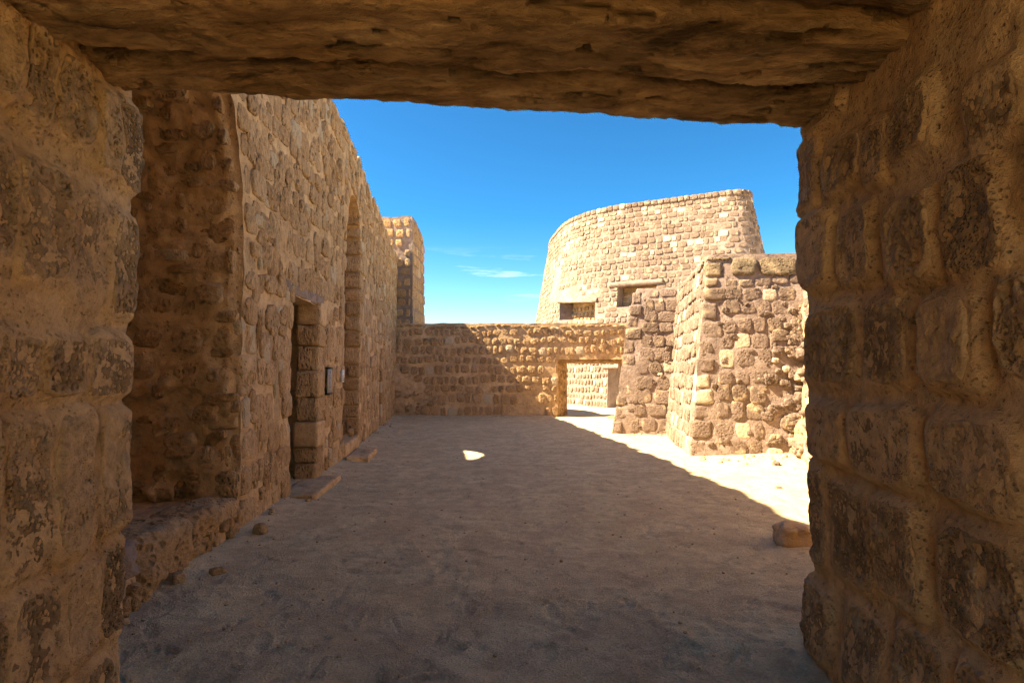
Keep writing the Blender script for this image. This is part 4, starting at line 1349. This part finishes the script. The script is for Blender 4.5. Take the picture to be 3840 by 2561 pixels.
# lintel beams, rough hewn, laid across the passage
def beam(y_l, width, z, hgt, seed, name='lintel_beam', x0=-2.75, x1=2.6, drop=0.0):
    nx, m = (640, 88) if y_l > 1.5 else (200, 32)
    xs = np.linspace(x0, x1, nx)
    V = []
    th = np.linspace(0, 2 * math.pi, m, endpoint=False)
    ex = 5.0
    e = (np.abs(np.cos(th)) ** ex + np.abs(np.sin(th)) ** ex) ** (-1 / ex)
    cy, cz = np.cos(th) * e * width / 2, np.sin(th) * e * hgt / 2
    X = np.repeat(xs, m)
    Y = np.tile(cy, nx); Z = np.tile(cz, nx)
    P = np.stack([X, Y + y_l + GX * (X + 2.0), Z + z + hgt / 2 + drop * (X - x0)], 1)
    nrm = np.stack([0 * X, np.tile(np.cos(th), nx), np.tile(np.sin(th), nx)], 1)
    q = P * np.array([.55, 1, 1])
    d = .035 * fbm(P * np.array([.9, 2.5, 2.5]), 3, seed) + .022 * fbm(q * 9, 3, seed + 1) + .010 * fbm(q * 28, 3, seed + 2)
    crack = sstep(.46, .62, fbm(P * np.array([1.5, 9, 9]), 3, seed + 3) + .5 * 0)
    d -= .09 * crack
    gouge = sstep(.40, .47, fbm(P * np.array([2.8, 15, 15]), 3, seed + 11))
    d -= .06 * gouge
    hole = sstep(.52, .58, fbm(P * np.array([7, 22, 22]), 2, seed + 14))
    d -= .05 * hole
    fl = fbm(P * np.array([2.2, 8, 8]), 3, seed + 6)
    d += .014 * np.round(fl * 5) / 5 * 2
    f2 = fbm(P * np.array([4.5, 17, 17]), 3, seed + 8)
    d += .010 * np.round(f2 * 6) / 6 * 2 + .007 * fbm(P * np.array([14, 34, 34]), 2, seed + 9)
    P = P + nrm * d[:, None]
    i = np.arange(nx - 1)[:, None] * m
    j = np.arange(m)[None]
    a = (i + j).ravel(); b = (i + (j + 1) % m).ravel()
    Q = np.stack([a, a + m, b + m, b], 1)
    return obj(name, mesh_np(name, P - np.array(gate.location), Q, M_BEAM), gate)
beam(2.76, .44, 3.095, .40, 101, drop=-.012)
beam(2.23, .50, 3.04, .42, 104, drop=-.006)
beam(1.70, .52, 3.08, .42, 107)
beam(1.17, .52, 3.08, .42, 110)
beam(.64, .52, 3.08, .42, 113)
beam(.11, .52, 3.08, .42, 116)

# ------------------------------------------------------------------ loose rocks and pebbles
def rock(name, loc, size, seed, mat, label, n=10, group=None):
    P, Q = box_bm(*size, seed=seed, n=n, bev=min(size) * .30, rough=min(size) * .45)
    P = P * (1 - .22 * np.clip(P[:, [2]] / size[2] + .5, 0, 1))
    P = P + (min(size) * .06 * fbm(P / min(size) * 5, 3, seed + 2))[:, None] * P / np.linalg.norm(P, axis=1, keepdims=True)
    o = obj(name, mesh_np(name, P, Q, mat), None, loc)
    o.rotation_euler = (0, 0, seed * 1.3)
    return tag(o, label, 'rock', group)
def gz(x, y):
    return float(ground_height(np.array([x]), np.array([y]))[0])
def put(x, y, s, seed, mat, label, sink=.35):
    return rock('loose_rock', (x, y, gz(x, y) + s[2] * (.5 - sink * .4)), s, seed, mat, label)
put(2.62, 5.46, (.34, .27, .21), 5, M_MORTAR, 'large rounded rock on the shaded sand against the right jamb')
put(-2.50, 5.75, (.13, .10, .11), 7, M_BROWN, 'small brown stone on the sand near the foot of the alcove wall')
put(-2.33, 4.60, (.12, .08, .06), 8, M_BROWN, 'thin wedge of stone lying on the sand below the bench')
put(-2.50, 4.36, (.13, .09, .08), 9, M_BROWN, 'dark broken stone lodged under the bench edge')
put(.42, 4.95, (.035, .03, .025), 11, M_BROWN, 'single tiny dark pebble on the sand in mid court')
put(3.75, 8.1, (.09, .06, .05), 12, M_SUNNY_DIMMED, 'small flat stone on the sunlit sand near the rubble wall')
put(4.6, 10.0, (.16, .12, .08), 13, M_SUNNY_DIMMED, 'pale stone on the sunlit sand below the large block')
put(3.72, 20.7, (.5, .4, .12), 14, M_STONE, 'flat grey slab lying in the shade of the square doorway')

def pebbles():
    rng = np.random.default_rng(77)
    JV, JQ, nv = [], [], 0
    base = [box_bm(1, .8, .6, seed=k, n=2, bev=.27, rough=.08) for k in range(5)]
    n = 2600
    x = np.empty(n); y = np.empty(n)
    k = 0
    while k < n:
        m = rng.random()
        if m < .5:
            yy = 2.9 + 12 * rng.random() ** 1.7; xx = rng.uniform(-2.6, 3.2)
        elif m < .72:
            yy = rng.uniform(3.3, 20); xx = float(np.interp(yy, LW.p[:, 1], LW.p[:, 0])) + abs(rng.normal(0, .3)) + .05
        elif m < .9:
            yy = rng.uniform(5, 12.5); xx = 5.3 - abs(rng.normal(0, .7))
        else:
            yy = 21.1 - abs(rng.normal(0, .35)); xx = rng.uniform(-4, 3)
        x[k], y[k] = xx, yy; k += 1
    z = ground_height(x, y)
    for k in range(n):
        P, Q = base[rng.integers(5)]
        s = .005 + .024 * rng.random() ** 6
        a = rng.uniform(0, 6.28)
        R = np.array([[math.cos(a), -math.sin(a), 0], [math.sin(a), math.cos(a), 0], [0, 0, 1]])
        JV.append((P * s) @ R.T + np.array([x[k], y[k], z[k] + s * .15])); JQ.append(Q + nv); nv += len(P)
    o = obj('pebbles', mesh_np('pebbles', np.concatenate(JV), np.concatenate(JQ), M_MORTAR))
    tag(o, 'scattered pebbles and grit strewn over the sand', None, None, 'stuff')
pebbles()

def fallen():
    rng = np.random.default_rng(123)
    JV, JQ, nv = [], [], 0
    base = [box_bm(1, .8, .6, seed=20 + k, n=3, bev=.18, rough=.3) for k in range(6)]
    pts = []
    for k in range(30):
        yy = rng.uniform(3.4, 20.5)
        pts.append((float(np.interp(yy, LW.p[:, 1], LW.p[:, 0])) + .06 + abs(rng.normal(0, .12)), yy))
    for k in range(60):
        pts.append((rng.uniform(3.4, 5.6), 10.9 - abs(rng.normal(0, .25)) - .2 * rng.random()))
    for k in range(40):
        pts.append((rng.uniform(-4.2, 1.2), 21.2 - abs(rng.normal(0, .15))))
    for k in range(30):
        pts.append((rng.uniform(2.9, 4.2), 15.15 - abs(rng.normal(0, .15))))
    X = np.array(pts)
    z = ground_height(X[:, 0], X[:, 1])
    for (x, y), zz in zip(pts, z):
        P, Q = base[rng.integers(6)]
        sc = .02 + .07 * rng.random() ** 2.5
        a = rng.uniform(0, 6.28)
        R = np.array([[math.cos(a), -math.sin(a), 0], [math.sin(a), math.cos(a), 0], [0, 0, 1]])
        JV.append((P * sc) @ R.T + np.array([x, y, zz + sc * .12])); JQ.append(Q + nv); nv += len(P)
    o = obj('fallen_rubble', mesh_np('fallen_rubble', np.concatenate(JV), np.concatenate(JQ), M_MORTAR, smooth=False))
    tag(o, 'small fallen chips of stone strewn along the feet of the walls', None, None, 'stuff')
fallen()
